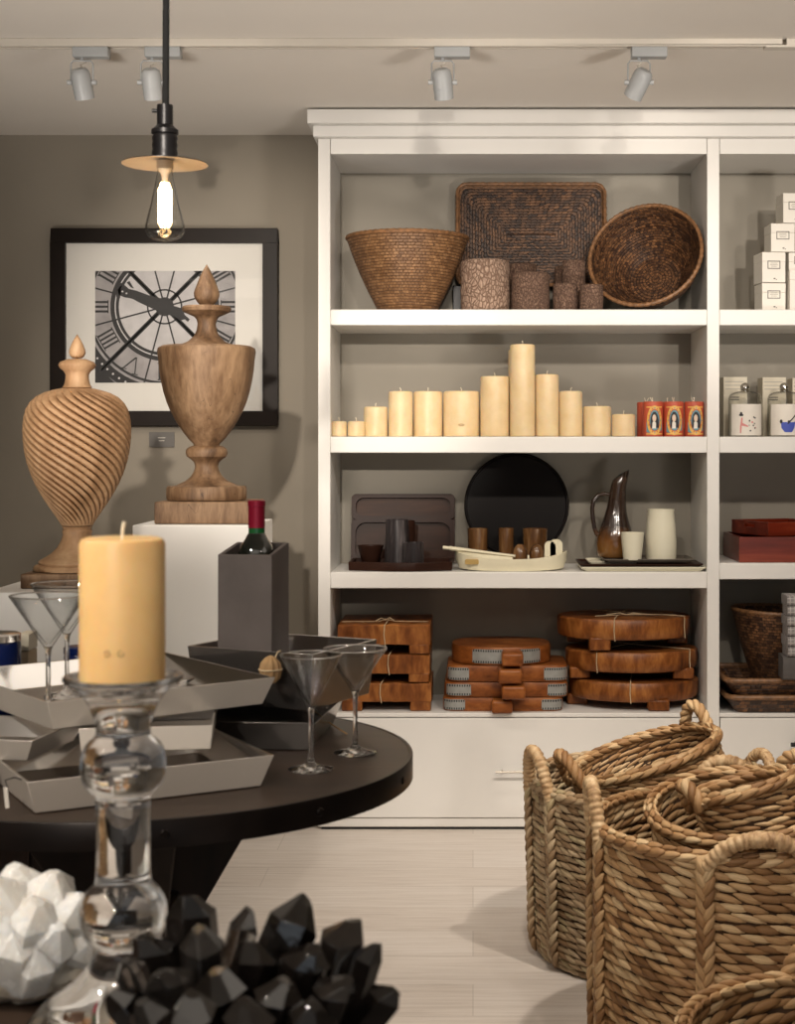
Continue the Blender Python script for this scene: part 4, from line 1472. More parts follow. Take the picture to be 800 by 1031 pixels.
def rect_board(label, x0, x1, z, d0, d1, th, hgt, sd, twine_x, bow=False):
    d = d0
    w = (x1 - x0) * d / FPX
    t = thing('cutting_board', label, 'cutting board', (X((x0 + x1) / 2, d), d0, z), group='square footed boards')
    n = 26
    zb = hgt - th
    l = d1 - d0
    mb = MB()
    sec = []
    for i in range(n + 1):
        x = -w / 2 + w * i / n
        wy = wavy(x, sd)
        zt = hgt + wy * 0.8
        zbt = zb + wavy(x, sd + 9) * 0.8
        y = wavy(x, sd + 4) * 1.2
        sec.append([(x, y, zbt), (x, y, zt - 0.004), (x, y + 0.004, zt), (x, l, hgt), (x, l, zb)])
    ring_solid(mb, sec)
    mb.build('slab', M_['board'], t, sharp=40)
    for a in (-1, 1):
        fx = 0.066
        for y0_ in (0.0, l - 0.07):
            MB().box((a * (w / 2 - fx / 2 - 0.002), y0_ + 0.035, zb / 2 + 0.001), (fx, 0.068, zb + 0.002)).build('foot', M_['board'], t, bevel=0.004)
    tx = X(twine_x, d) - t.location.x
    tm = MB()
    zf = hgt + 0.004
    tm.tube([(tx + 0.003, -0.005, zb - 0.004), (tx - 0.002, -0.006, zb + th * 0.5), (tx, -0.006, hgt - 0.002), (tx + 0.004, 0.004, zf), (tx + 0.010, l * 0.5, zf), (tx + 0.012, l - 0.01, zf)], 0.0016, 6)
    if bow:
        tm.tube([(-w / 2 + 0.01, 0.05, zf), (tx - 0.02, 0.045, zf + 0.001), (tx, 0.040, zf + 0.010), (tx + 0.03, 0.045, zf + 0.002), (w / 2 - 0.01, 0.05, zf)], 0.0016, 6)
        tm.tube([(tx - 0.03, 0.035, zf + 0.004), (tx - 0.012, 0.036, zf + 0.014), (tx, 0.04, zf + 0.006), (tx + 0.014, 0.036, zf + 0.015), (tx + 0.03, 0.034, zf + 0.005)], 0.0015, 6)
    tm.build('twine', M_['twine'], t)


H1 = 0.0885
rect_board('thick square board with feet at the bottom of the left stack', 343, 434, S4, 4.83, 5.11, 0.058, H1, 1, 383)
rect_board('thick square board with feet in the middle of the left stack', 343.5, 432.5, S4 + H1 + 0.003, 4.832, 5.11, 0.060, H1, 2, 391)
rect_board('thick square footed board on top of the left stack, tied with a twine bow', 339.8, 433, S4 + 2 * H1 + 0.006, 4.828, 5.12, 0.064, H1 + 0.006, 3, 387, True)


def paddle_board(label, x0, x1, z, d0, d1, th, round_r, hx0, hx1, hlen, patches, hz=(0.0, 1.0), sd=1):
    d = d0
    w = (x1 - x0) * d / FPX
    l = d1 - d0
    t = thing('paddle_board', label, 'cutting board', (X((x0 + x1) / 2, d), d0, z), group='patched paddle boards')
    pts = rrect(w, l, round_r, 10, 0, l / 2)
    mb = MB()
    ring_solid(mb, [[(x * 0.99, l / 2 + (y - l / 2) * 0.985, 0) for x, y in pts], [(x, y, 0.006) for x, y in pts], [(x, y, th - 0.008) for x, y in pts],
                    [(x * 0.985, l / 2 + (y - l / 2) * 0.98, th) for x, y in pts]])
    mb.build('slab', M_['paddle'], t, sharp=50)
    a, b = X(hx0, d) - t.location.x, X(hx1, d) - t.location.x
    z0, z1 = th * hz[0], th * hz[1]
    MB().box(((a + b) / 2, -hlen / 2 + 0.012, (z0 + z1) / 2), (b - a, hlen + 0.024, z1 - z0)).build('handle', M_['paddle'], t, bevel=0.008, bseg=3)
    # zinc strips follow the front outline
    poly = pts
    for (p0, p1) in patches:
        u0, u1 = X(p0, d) - t.location.x, X(p1, d) - t.location.x
        front = sorted([p for p in poly if p[1] < l * 0.5 and u0 < p[0] < u1], key=lambda p: p[0])

        def fy(x):
            c = [p for p in poly if p[1] <= l * 0.5]
            c.sort(key=lambda p: p[0])
            for i in range(len(c) - 1):
                if c[i][0] <= x <= c[i + 1][0] and c[i + 1][0] > c[i][0] + 1e-9:
                    q = (x - c[i][0]) / (c[i + 1][0] - c[i][0])
                    return c[i][1] * (1 - q) + c[i + 1][1] * q
            return min(c, key=lambda p: abs(p[0] - x))[1]
        xs = [u0 + (u1 - u0) * i / 12 for i in range(13)]
        pm = MB()
        za, zbb = th * 0.10, th * 0.90
        sec = []
        for x in xs:
            y = fy(x)
            e = 0.003 if x in (xs[0], xs[-1]) else 0.0
            sec.append([(x, y - 0.0018, za + e), (x, y - 0.0018, zbb - e), (x, y + 0.003, zbb - e), (x, y + 0.003, za + e)])
        ring_solid(pm, sec)
        m_ = max(4, int((u1 - u0) / 0.0075))
        for i in range(m_):
            x = u0 + (u1 - u0) * (i + 0.5) / m_
            y = fy(x)
            for zz_ in (za + 0.0045, zbb - 0.0045):
                pm.box((x, y - 0.0022, zz_), (0.0036, 0.0016, 0.0062), mi=1)
        o = pm.build('metal_patch', [M_['tin'], M_['blackmetal']], t)
        o['label'] = 'grey stapled metal patch'


T4 = 0.0420
paddle_board('patched paddle board at the bottom of the middle stack', 445.5, 567, S4, 4.83, 5.10, T4, 0.04, 494.5, 515.5, 0.055, ((446.5, 468), (545, 566)), (0.02, 1.0))
paddle_board('patched paddle board second from the bottom of the middle stack', 447, 572, S4 + 0.0445, 4.835, 5.10, 0.046, 0.045, 504.5, 528, 0.085, ((449, 474), (551, 571)), (0.1, 1.02))
paddle_board('patched paddle board third from the bottom of the middle stack', 449.5, 572, S4 + 0.093, 4.84, 5.10, 0.050, 0.045, 501, 524.5, 0.085, ((450.5, 472), (547.5, 571.5)), (0.1, 1.0))
paddle_board('round patched paddle board on top of the middle stack', 454, 556, S4 + 0.1455, 4.842, 5.14, 0.056, 0.135, 504.5, 526, 0.075, ((475.5, 507.5), (522.5, 544)), (0.1, 0.85))


def round_board(label, x0, x1, z, dc, th, foot, sd, feet_a, tw, hz):
    r = (x1 - x0) / 2 * dc / FPX
    t = thing('round_board', label, 'cutting board', (X((x0 + x1) / 2, dc), dc, z), group='round footed boards')

    def rf(rr, zq, a):
        return rr * (1 + 0.020 * noise.noise(Vector((1.6 * math.cos(a), 1.6 * math.sin(a), sd))) + 0.008 * noise.noise(Vector((6 * math.cos(a), 6 * math.sin(a), sd + 3))))
    ry = 0.165 / r
    sx = Matrix.Diagonal((1, ry, 1, 1))
    MB().lathe([(0, foot), (r - 0.010, foot), (r - 0.003, foot + 0.006), (r, foot + th * 0.4), (r, foot + th - 0.006), (r - 0.006, foot + th), (0, foot + th)], 90, sx, rfun=rf).build('slab', M_['board'], t, sharp=40)
    for a in feet_a:
        a = math.radians(a)
        q = 0.88
        fx, fy = r * q * math.cos(a), 0.165 * 0.86 * math.sin(a)
        MB().box((fx, fy, foot / 2 + 0.004), (0.068, 0.05, foot + 0.008)).build('foot', M_['board'], t, bevel=0.005)
    tm = MB()
    for px in tw:
        x = X(px, dc - 0.16) - t.location.x
        yy = -0.165 * math.sqrt(max(0.02, 1 - (x / r) ** 2)) - 0.006
        zt = foot + th + 0.003
        tm.tube([(x + 0.002, yy, foot - 0.002), (x - 0.001, yy - 0.001, foot + th * 0.5), (x, yy, foot + th - 0.004), (x + 0.002, yy + 0.014, zt), (x * 0.3, 0, zt + 0.001), (-x * 0.5, 0.12, zt)], 0.0016, 6)
    if hz:
        zt = foot + th + 0.003
        tm.tube([(-0.10, -0.08, zt), (-0.03, -0.06, zt + 0.002), (0.02, -0.05, zt + 0.002), (0.17, -0.03, zt)], 0.0016, 6)
        tm.tube([(-0.06, -0.05, zt + 0.002), (-0.02, -0.07, zt + 0.010), (0.0, -0.06, zt + 0.003), (0.03, -0.075, zt + 0.010), (0.07, -0.055, zt + 0.002)], 0.0016, 6)
    tm.build('twine', M_['twine'], t)


HB = 0.0935
round_board('round footed board at the bottom of the right stack', 573, 702.5, S4, 4.985, 0.062, 0.028, 1.3, (-70, 60, 180), (634,), False)
round_board('round footed board in the middle of the right stack', 568.5, 701.5, S4 + HB + 0.001, 4.985, 0.064, 0.028, 5.1, (-34, 120, 205), (601, 697), False)
round_board('round footed board on top of the right stack, tied with a twine bow', 561, 694, S4 + 2 * HB + 0.006, 4.985, 0.066, 0.034, 9.7, (-118, 20, 140), (618, 692), True)

# ================================================================== right bay
def carton(label, x0, y0, size, z, d, rz, lab=True):
    """x0 = left visible edge of the front face in the photo."""
    w, dp, h = size
    t = thing('gift_box', label, 'box', (X(x0, d) + w / 2, d + dp / 2, z), rotz=math.radians(rz), group='white cartons on the top right shelf')
    MB().box((0, 0, (h - 0.030) / 2), (w, dp, h - 0.030)).build('box_body', M_['boxwhite'], t, bevel=0.0012)
    MB().box((0, 0, h - 0.015), (w + 0.0006, dp + 0.0006, 0.0296)).build('lid', M_['boxwhite'], t, bevel=0.0012)
    lb = MB()
    lw, lh, lz = 0.042, 0.026, h * 0.58
    y = -dp / 2 - 0.0010
    for (a, b, c, e) in ((-lw / 2, lw / 2, lh / 2 - 0.0024, lh / 2), (-lw / 2, lw / 2, -lh / 2, -lh / 2 + 0.0024), (-lw / 2, -lw / 2 + 0.0024, -lh / 2, lh / 2), (lw / 2 - 0.0024, lw / 2, -lh / 2, lh / 2)):
        lb.box(((a + b) / 2, y, lz + (c + e) / 2), (b - a, 0.001, e - c))
    for (q, ww) in ((0.005, 0.022), (0.0, 0.026), (-0.005, 0.018)):
        lb.box((0, y, lz + q), (ww, 0.001, 0.0016), mi=1)
    lb.box((0.002, -dp / 2 - 0.0006, 0.012), (0.006, 0.001, 0.004)).box((0.008, -dp / 2 - 0.0006, 0.009), (0.003, 0.001, 0.003))
    lb.build('printed_label', [M_['inkgrey'], M_['inkpale']], t, merge=False)


bx, by_ = 0.0770, 0.090
carton('white carton at the bottom left of the pyramid on the top right shelf', 765.5, 0, (bx, by_, 0.0880), S1, 4.845, 5)
carton('white carton second up at the left edge of the pyramid', 765, 0, (bx, by_, 0.0970), S1 + 0.090, 4.842, 7)
carton('white carton third up in the pyramid, set back to the right', 775, 0, (bx, by_, 0.0915), S1 + 0.189, 4.85, 3)
carton('white carton at the very top of the pyramid', 787, 0, (bx, by_, 0.0960), S1 + 0.282, 4.85, 4)
carton('white carton second up, right of the left edge column', 793, 0, (bx, by_, 0.0580), S1 + 0.1290, 4.855, 3)
carton('taller white carton at the bottom, cut by the right edge of the picture', 794, 0, (bx, by_, 0.1270), S1, 4.828, 3)


def jar_box(label, x0, x1, ytop, d):
    w = (x1 - x0) * d / FPX
    h = Z(ytop, d) - S2
    t = thing('product_carton', label, 'box', (X((x0 + x1) / 2, d), d + 0.045, S2), group='cream cartons behind the jars')
    MB().box((0, 0, h / 2), (w, 0.09, h)).build('box_body', M_['cartonback'], t, bevel=0.001)
    pm = MB()
    y = -0.0455
    for i, (zz_, ww) in enumerate(((0.92, 0.8), (0.86, 0.8), (0.80, 0.76), (0.66, 0.40), (0.62, 0.40), (0.42, 0.5), (0.36, 0.55))):
        pm.box((-w * 0.05, y, h * zz_), (w * ww, 0.0006, 0.0045 if i in (3, 4) else 0.003), mi=0 if i in (3, 4) else 1)
    pm.build('printed_label', [M_['inkgrey'], M_['inkpale']], t, merge=False)


jar_box('cream carton behind the jar with the pink figure', 728.2, 752, 379.5, 5.0)
jar_box('cream carton behind the jar with the blue tub', 767.5, 791, 379.8, 5.0)
jar_box('cream carton behind the jars at the right edge, next to the blue tub jar', 797.5, 821, 380.5, 5.0)


def glass_jar(label, x0, x1, d, art):
    r = (x1 - x0) / 2 * d / FPX
    hs = Z(402, d) - S2
    t = thing('glass_jar', label, 'jar', (X((x0 + x1) / 2, d), d, S2), group='glass jars with silver ball stoppers')
    zt = Z(396, d) - S2
    pr = [(0, 0), (r - 0.002, 0), (r, 0.003), (r, hs - 0.004), (r * 0.985, hs + 0.005), (r * 0.93, hs + 0.013), (r * 0.82, hs + 0.0185), (r * 0.65, hs + 0.0225), (r * 0.45, hs + 0.0245), (r * 0.30, hs + 0.0255), (r * 0.29, zt + 0.012)]
    inn = [(max(0.001, a - 0.0025), z - 0.001) for a, z in reversed(pr[2:])]
    MB().lathe(pr + inn + [(0, 0.004)], 40).build('jar_body', M_['jarglass'], t)
    MB().lathe([(0, 0.0045), (r - 0.0035, 0.0045), (r - 0.0035, hs * 0.86), (0, hs * 0.86)], 32).build('contents', M_['liquid'], t)
    zb_ = Z(390, d) - S2
    rb = 0.0150
    MB().lathe([(r * 0.27, zt + 0.008), (r * 0.27, zb_ - rb * 0.86)] + [(rb * math.cos(q), zb_ + rb * math.sin(q)) for q in [-PI / 2 + 0.5 + (PI - 0.5) * i / 14 for i in range(14)]] + [(0, zb_ + rb)], 28).build('ball_stopper', M_['silver'], t)
    lm = MB()
    a0 = -PI / 2
    lw = r * 1.12
    hl = hs * 0.86
    on_cyl(lm, [(-lw, 0.003), (lw, 0.003), (lw, hl), (-lw, hl)], r + 0.0004, a0, 0, 0)
    R1 = r + 0.0009
    if art == 'pink':
        on_cyl(lm, ell(-0.022, hl * 0.66, 0.0075, 0.0035), R1, a0, 0, 1)
        on_cyl(lm, ell(-0.022, hl * 0.70, 0.004, 0.006), R1, a0, 0, 1)
        on_cyl(lm, [(-0.026, hl * 0.28), (-0.022, hl * 0.58), (-0.017, hl * 0.58), (-0.018, hl * 0.42), (0.0, hl * 0.33), (0.0, hl * 0.29), (-0.020, hl * 0.33), (-0.022, hl * 0.10), (-0.026, hl * 0.10)], R1, a0, 0, 2)
        for i in range(13):
            cx, cz = random.uniform(0.003, 0.028), random.uniform(hl * 0.12, hl * 0.6)
            on_cyl(lm, ell(cx, cz, 0.0026, 0.0028, 8), R1 + 0.0001 * i, a0, 0, (1, 2, 4, 1)[i % 4])
    else:
        on_cyl(lm, [(-0.022, hl * 0.44), (0.022, hl * 0.44), (0.028, hl * 0.50), (0.022, hl * 0.26), (0.014, hl * 0.13), (-0.010, hl * 0.13), (-0.020, hl * 0.26)], R1, a0, 0, 3)
        on_cyl(lm, ell(-0.021, hl * 0.46, 0.0045, 0.0065, 12), R1 + 0.0002, a0, 0, 1)
        on_cyl(lm, [(-0.002, hl * 0.40), (0.002, hl * 0.38), (0.032, hl * 0.68), (0.030, hl * 0.72)], R1 + 0.0001, a0, 0, 1)
        on_cyl(lm, ell(0.004, hl * 0.46, 0.005, 0.004, 12), R1 + 0.0002, a0, 0, 1)
    lm.build('picture_label', [M_['labelwhite'], M_['labeldark'], M_['pink'], M_['blueink'], M_['inkpale']], t, merge=False)


glass_jar('glass jar with silver ball stopper and a pink figure on its label', 733, 766.5, 4.875, 'pink')
glass_jar('glass jar with silver ball stopper and a blue tub on its label', 772.5, 806, 4.875, 'blue')


def lacquer_tray(label, x_left, z, h, w, d0, d1, rz, hole=True):
    t = thing('lacquered_tray', label, 'tray', (X(x_left, d0), d0, z), rotz=math.radians(rz), group='red lacquered box trays')
    l = d1 - d0
    q = 0.010
    MB().box((w / 2, l / 2, 0.005), (w - 0.002, l - 0.002, 0.010)).build('bottom', M_['mahogany'], t)
    MB().box((w / 2, q / 2, h / 2), (w, q, h)).build('front_board', M_['mahogany'], t, bevel=0.001)
    MB().box((w / 2, l - q / 2, h / 2), (w, q, h)).build('back_board', M_['mahogany'], t, bevel=0.001)
    for s_, x in ((0, q / 2), (1, w - q / 2)):
        m = MB()
        if hole:
            y0, y1, z0, z1 = l * 0.36, l * 0.64, h * 0.52, h * 0.78
            m.box((x, (q + y0) / 2, h / 2), (q, y0 - q, h)).box((x, (y1 + l - q) / 2, h / 2), (q, l - q - y1, h))
            m.box((x, l / 2, z0 / 2), (q, y1 - y0, z0)).box((x, l / 2, (z1 + h) / 2), (q, y1 - y0, h - z1))
        else:
            m.box((x, l / 2, h / 2), (q, l - 2 * q, h))
        m.build('side_board', M_['mahogany'], t)


lacquer_tray('deep red lacquered tray at the bottom of the pair on the right shelf', 743.8, S3R, 0.081, 0.42, 4.82, 5.12, 0, False)
lacquer_tray('shallower red lacquered tray with a grip hole, set askew on the deep one', 773, S3R + 0.0825, 0.044, 0.22, 4.833, 5.073, 19, True)

# woven trays, basket and linen pile on the bottom right shelf
def low_tray(label, x0, z, h, w, d0, d1, rz):
    t = thing('woven_low_tray', label, 'tray', (X(x0, d0) + w / 2, (d0 + d1) / 2, z), rotz=math.radians(rz), group='dark woven low trays')
    l = d1 - d0
    mb = MB()
    pa, pb, pi_ = rrect(w * 0.84, l * 0.84, 0.03, 5), rrect(w, l, 0.04, 5), rrect(w * 0.80, l * 0.80, 0.03, 5)
    ring_solid(mb, [[(x, y, 0) for x, y in pa], [(x, y, h) for x, y in pb], [(x * 0.96, y * 0.95, h) for x, y in pb], [(x, y, 0.008) for x, y in pi_]])
    mb.build('tray_body', M_['rattand'], t, sharp=50)
    rim = [(x * 0.985, y * 0.98, h + 0.002) for x, y in rrect(w, l, 0.04, 12)]
    MB().tube(rim, 0.0085, 8, closed=True).build('rim', M_['canerim'], t)


low_tray('dark woven tray at the bottom of the pair on the bottom right shelf', 732, S4, 0.050, 0.46, 4.775, 5.13, 0)
low_tray('dark woven tray stacked on the lower woven tray, under the tall basket', 730, S4 + 0.052, 0.052, 0.47, 4.77, 5.12, 1)
coil_bowl('woven_bowl', 'flared brown woven basket standing in the stacked trays behind the linen pile', (X(782, 4.992), 4.992, S4 + 0.063), 0.075, 0.157, 0.243, 'rattan', rot=(0, math.radians(2), 0))
zc = S4 + 0.1155
for i in range(7):
    hgt = 0.0325 if i else 0.074
    lab = ['dark charcoal folded cloth at the bottom of the linen pile', 'checked linen napkin second from the bottom of the pile', 'checked linen napkin third from the bottom of the pile', 'checked linen napkin in the middle of the pile',
           'checked linen napkin third from the top of the pile', 'checked linen napkin just under the top one of the pile', 'checked linen napkin on top of the pile, its check showing'][i]
    w, l = 0.20, 0.105
    mb = MB()
    pts = []
    n = 10
    # folded edge: rounded profile extruded in x
    for j in range(n + 1):
        q = -PI / 2 + PI * j / n
        pts.append((-l / 2 - 0.012 * math.cos(q) + 0.012, hgt / 2 + (hgt / 2 - 0.001) * math.sin(q)))
    pts += [(l / 2, hgt - 0.001), (l / 2, 0.001)]
    ring_solid(mb, [[(x, y, z) for y, z in pts] for x in (-w / 2, -w / 2 + 0.003, w / 2 - 0.003, w / 2)])
    x_l = 793.0 + (0.9 if i % 2 else 0) - (3.5 if i == 0 else 0)
    o = mb.build('folded_napkin', M_['textile'] if i else M_['textiledark'], loc=(X(x_l, 4.71) + w / 2, 4.71 + l / 2, zc), rot=(0, 0, math.radians(-3 + (i * 37 % 5) * 0.7)), sharp=60)
    tag(o, lab, 'napkin', 'folded linen pile')
    zc += hgt * 0.985
# ================================================================== round table with trays and glasses
TX, TY, TR, TZ = -0.50, 2.25, 0.41, 0.76
tb = thing('round_table', 'dark round table with riveted iron rim and crossed wooden legs', 'table', (TX, TY, 0))
MB().lathe([(0, TZ - 0.030), (TR - 0.006, TZ - 0.030), (TR - 0.006, TZ), (0, TZ)], 128).build('tabletop', M_['tabletop'], tb)
MB().lathe([(TR - 0.0055, TZ - 0.035), (TR, TZ - 0.035), (TR, TZ - 0.001), (TR - 0.001, TZ + 0.0006), (TR - 0.0055, TZ + 0.0006)] + [(TR - 0.0055, TZ - 0.035)], 128).build('rim_band', M_['tableband'], tb)
for deg in range(0, 360, 30):
    a = math.radians(deg + 17)
    Mr = T(TR * math.cos(a), TR * math.sin(a), TZ - 0.0175) @ Matrix.Rotation(a, 4, 'Z') @ R('Y', 90)
    MB().lathe([(0, -0.002), (0.0058, -0.002), (0.0058, 0.001), (0.0045, 0.0026), (0.002, 0.0026), (0.0015, 0.0018), (0, 0.0018)], 16, Mr).build('rivet', M_['tableband'], tb)
MB().lathe([(0.225, TZ - 0.062), (0.25, TZ - 0.062), (0.25, TZ - 0.030), (0.225, TZ - 0.030)] + [(0.225, TZ - 0.062)], 96).build('apron', M_['tableleg'], tb)
for deg in (20, 110, 200, 290):
    a = math.radians(deg)
    u = Vector((math.cos(a), math.sin(a), 0))
    p0, p1 = u * 0.150 + Vector((0, 0, TZ - 0.033)), -u * 0.30 + Vector((0, 0, 0.0))
    ax = (p1 - p0).normalized()
    q = ax.to_track_quat('Z', 'X').to_matrix().to_4x4()
    side = Vector((-math.sin(a), math.cos(a), 0))
    mb = MB()
    hw = 0.055
    pts = []
    for p in (p0, p1):
        for s_ in (-1, 1):
            for w_ in (-1, 1):
                pts.append(p + side * (s_ * 0.03) + u * (w_ * hw * 1.15))
    mb.add(pts, [(0, 1, 3, 2), (4, 6, 7, 5), (0, 4, 5, 1), (2, 3, 7, 6), (0, 2, 6, 4), (1, 5, 7, 3)], None, None, 0, True)
    mb.build('leg', M_['tableleg'], tb, bevel=0.004)
MB().lathe([(0, 0.42), (0.062, 0.42), (0.066, 0.43), (0.066, 0.55), (0.062, 0.56), (0, 0.56)], 32).build('hub', M_['tableband'], tb)


def metal_tray(label, cx, cy, z, w, l, h, rz, mat, flare=0.022, group=None, rolled=0.0035, tilt=0.0):
    t = thing('metal_tray', label, 'tray', (cx, cy, z), rotz=math.radians(rz), group=group)
    if tilt:
        t.rotation_euler = (0, math.radians(tilt), math.radians(rz))
    b = [(-w / 2 + flare, -l / 2 + flare), (w / 2 - flare, -l / 2 + flare), (w / 2 - flare, l / 2 - flare), (-w / 2 + flare, l / 2 - flare)]
    r = [(-w / 2, -l / 2), (w / 2, -l / 2), (w / 2, l / 2), (-w / 2, l / 2)]
    q = rolled
    ri = [(x - math.copysign(q, x), y - math.copysign(q, y)) for x, y in r]
    bi = [(x - math.copysign(q * 0.8, x), y - math.copysign(q * 0.8, y)) for x, y in b]
    mb = MB()
    ring_solid(mb, [[(x, y, 0) for x, y in b], [(x, y, h) for x, y in r], [(x, y, h) for x, y in ri], [(x, y, 0.003) for x, y in bi]])
    if mat in ('darkmirror', 'steel'):
        mb.mi = [1 if (k_ < 4 or k_ == 12) else 0 for k_ in range(len(mb.mi))]
    mb.build('tray_body', [M_['steel'], M_['darksteel']] if mat == 'darkmirror' else ([M_['steel'], M_['brushed']] if mat == 'steel' else M_[mat]), t, sharp=20, bevel=0.0008)
    return t


# lowest silver tray on the table front, turned about 32 degrees
def tray_from(label, fl, fr, depth, z, h, mat, group, flare=0.02, tilt=0.0):
    """fl, fr: front-left and front-right rim corners (x, y); depth: length away from the viewer."""
    fl, fr = Vector(fl), Vector(fr)
    ex = (fr - fl)
    w = ex.length
    ex.normalize()
    ey = Vector((-ex.y, ex.x))
    c = fl + ex * w / 2 + ey * depth / 2
    return metal_tray(label, c.x, c.y, z, w, depth, h, math.degrees(math.atan2(ex.y, ex.x)), mat, flare, group, tilt=tilt)


G = 'stacked metal trays'
tray_from('lowest silver tray in the front stack, resting on the table top', (-0.553, 1.868), (-0.268, 2.034), 0.27, TZ + 0.0012, 0.043, 'steel', G, 0.014)
tray_from('middle silver tray of the front stack, its square corner jutting out to the right', (-0.535, 2.044), (-0.357, 2.068), 0.22, TZ + 0.045, 0.033, 'steel', G, 0.003)
tray_from('largest top silver tray holding the two left martini glasses', (-0.568, 2.010), (-0.292, 2.229), 0.365, TZ + 0.0795, 0.040, 'steel', G, 0.014)
tray_from('small silver tray at the left edge of the picture below the top tray', (-0.86, 2.030), (-0.578, 1.978), 0.17, TZ + 0.044, 0.030, 'steel', G, 0.016)
tray_from('low dark polished tray on the table under the wine holder', (-0.49, 2.285), (-0.236, 2.262), 0.24, TZ + 0.0012, 0.044, 'darksteel', G, 0.016)
F_ = tray_from('deep polished tray with its outside darkened like a reflected table, holding the grey wine holder', (-0.464, 2.448), (-0.250, 2.345), 0.205, TZ + 0.047, 0.090, 'darkmirror', G, 0.010)  # dark outer steel stands in for the dark surroundings it would reflect

# ------------------------------------------------------------------ martini glasses
def martini(label, cx, cy, z, h=0.165, rr=0.046, rf=0.0325, hb=0.087, group='martini glasses', rot=None):
    t = thing('martini_glass', label, 'glass', (cx, cy, z), group=group, rot=rot)
    foot = [(0, 0), (rf - 0.001, 0), (rf, 0.0015), (rf - 0.002, 0.0025), (rf * 0.5, 0.0055), (0.008, 0.0085), (0.0045, 0.014), (0.0036, 0.024), (0.0034, hb - 0.014), (0.0044, hb - 0.004), (0.0062, hb), (0.0, hb)]
    MB().lathe(foot, 40).build('stem_and_foot', M_['glass'], t)
    th = 0.0012
    cone = [(0, hb + 0.0003), (0.0064, hb + 0.0006), (rr * 0.5, hb + (h - hb) * 0.44), (rr - 0.0004, h - 0.001), (rr - 0.0002, h), (rr - th - 0.0004, h), (rr * 0.5 - th, hb + (h - hb) * 0.455), (0.003, hb + 0.0045), (0, hb + 0.004)]
    cb_ = MB().lathe(cone, 64)
    cb_.tube([((rr - 0.0007) * math.cos(TAU * i_ / 64), (rr - 0.0007) * math.sin(TAU * i_ / 64), h) for i_ in range(64)], 0.0011, 8, closed=True, mi=1)
    cb_.build('bowl', [M_['thinglass'], M_['glass']], t, sharp=60)


def at_floor(px, py, z):
    d = (CAMZ - z) * FPX / (py - VPY)
    return X(px, d), d


x, d = at_floor(313, 775.5, TZ)
martini('martini glass standing on the table edge nearest the viewer', x, d, TZ + 0.0008, 0.164, 0.0445, 0.0325, 0.088)
x, d = at_floor(357.5, 758.6, TZ)
martini('martini glass on the table at the far right, before the board stacks', x, d, TZ + 0.0008, 0.157, 0.0475, 0.0325, 0.093)
zf = TZ + 0.0795 + 0.0034
x, d = at_floor(48.5, 717, zf)
martini('martini glass in the top silver tray, the front one at the left', x, d, zf, 0.166, 0.054, 0.0345, 0.092)
x, d = at_floor(62, 704, zf)
martini('martini glass in the top silver tray, the one behind', x, d + 0.03, zf, 0.170, 0.054, 0.0345, 0.094)

# low glass dish in the top tray behind the big candle
x, d = at_floor(176, 703, zf)
o = MB().lathe([(0, 0), (0.030, 0), (0.034, 0.003), (0.030, 0.007), (0.012, 0.012), (0.014, 0.018), (0.026, 0.026), (0.0245, 0.027), (0.010, 0.019), (0, 0.017)], 40).build('glass_dish', M_['glass'], loc=(x, d + 0.02, zf))
tag(o, 'low clear glass dish glinting in the top silver tray', 'dish')

# ------------------------------------------------------------------ wine holder and bottle
fz = TZ + 0.047 + 0.0034
wd = 2.435
wx = X(251, wd)
wt = thing('wine_holder', 'tall grey-brown leather covered wine holder box in the deep polished tray', 'wine holder', (wx, wd + 0.05, fz), rotz=math.radians(-9))
hh = Z(558.5, wd) - fz
w0, w1, dp = 0.0915, 0.0905, 0.100
mb = MB()
q = 0.007


def sq(w, l, z):
    return [(-w / 2, -l / 2, z), (w / 2, -l / 2, z), (w / 2, l / 2, z), (-w / 2, l / 2, z)]


top_o, top_i = sq(w1, dp, hh), sq(w1 - 2 * q, dp - 2 * q, hh)
for L_ in (top_o, top_i):
    for i in (2, 3):
        L_[i] = (L_[i][0], L_[i][1], hh + 0.014)
ring_solid(mb, [sq(w0, dp, 0), top_o, top_i, sq(w0 - 2 * q, dp - 2 * q, 0.01)])
mb.build('holder_body', M_['taupe'], wt, sharp=20, bevel=0.0015)

bz = fz + 0.0115
bd = wd + 0.05
bt_ = thing('wine_bottle', 'red wine bottle with crimson capsule standing in the grey holder', 'bottle', (X(258.5, bd), bd - 0.003, bz))
kk = bd / FPX
ztop = Z(503.5, bd) - bz
zc_ = Z(530, bd) - bz
zg = Z(536.5, bd) - bz
zs_ = Z(545, bd) - bz
rb = 0.0315
MB().lathe([(0, 0), (rb - 0.004, 0), (rb, 0.004), (rb, zs_ - 0.030), (rb * 0.96, zs_ - 0.018), (rb * 0.80, zs_ - 0.006), (0.0190, zs_ + 0.004), (0.0148, zs_ + 0.012), (0.0136, zg - 0.0003), (0, zg - 0.0003)], 40).build('bottle_body', M_['bottle'], bt_)
MB().lathe([(0, zg), (0.0135, zg), (0.0131, zc_ - 0.0005), (0, zc_ - 0.0005)], 32).build('neck_glass', M_['bottlegreen'], bt_)
MB().lathe([(0, zc_ - 0.002), (0.0138, zc_ - 0.002), (0.0136, ztop - 0.010), (0.0146, ztop - 0.0095), (0.0146, ztop - 0.0015), (0.0132, ztop), (0, ztop)], 32).build('capsule', M_['capsule'], bt_)

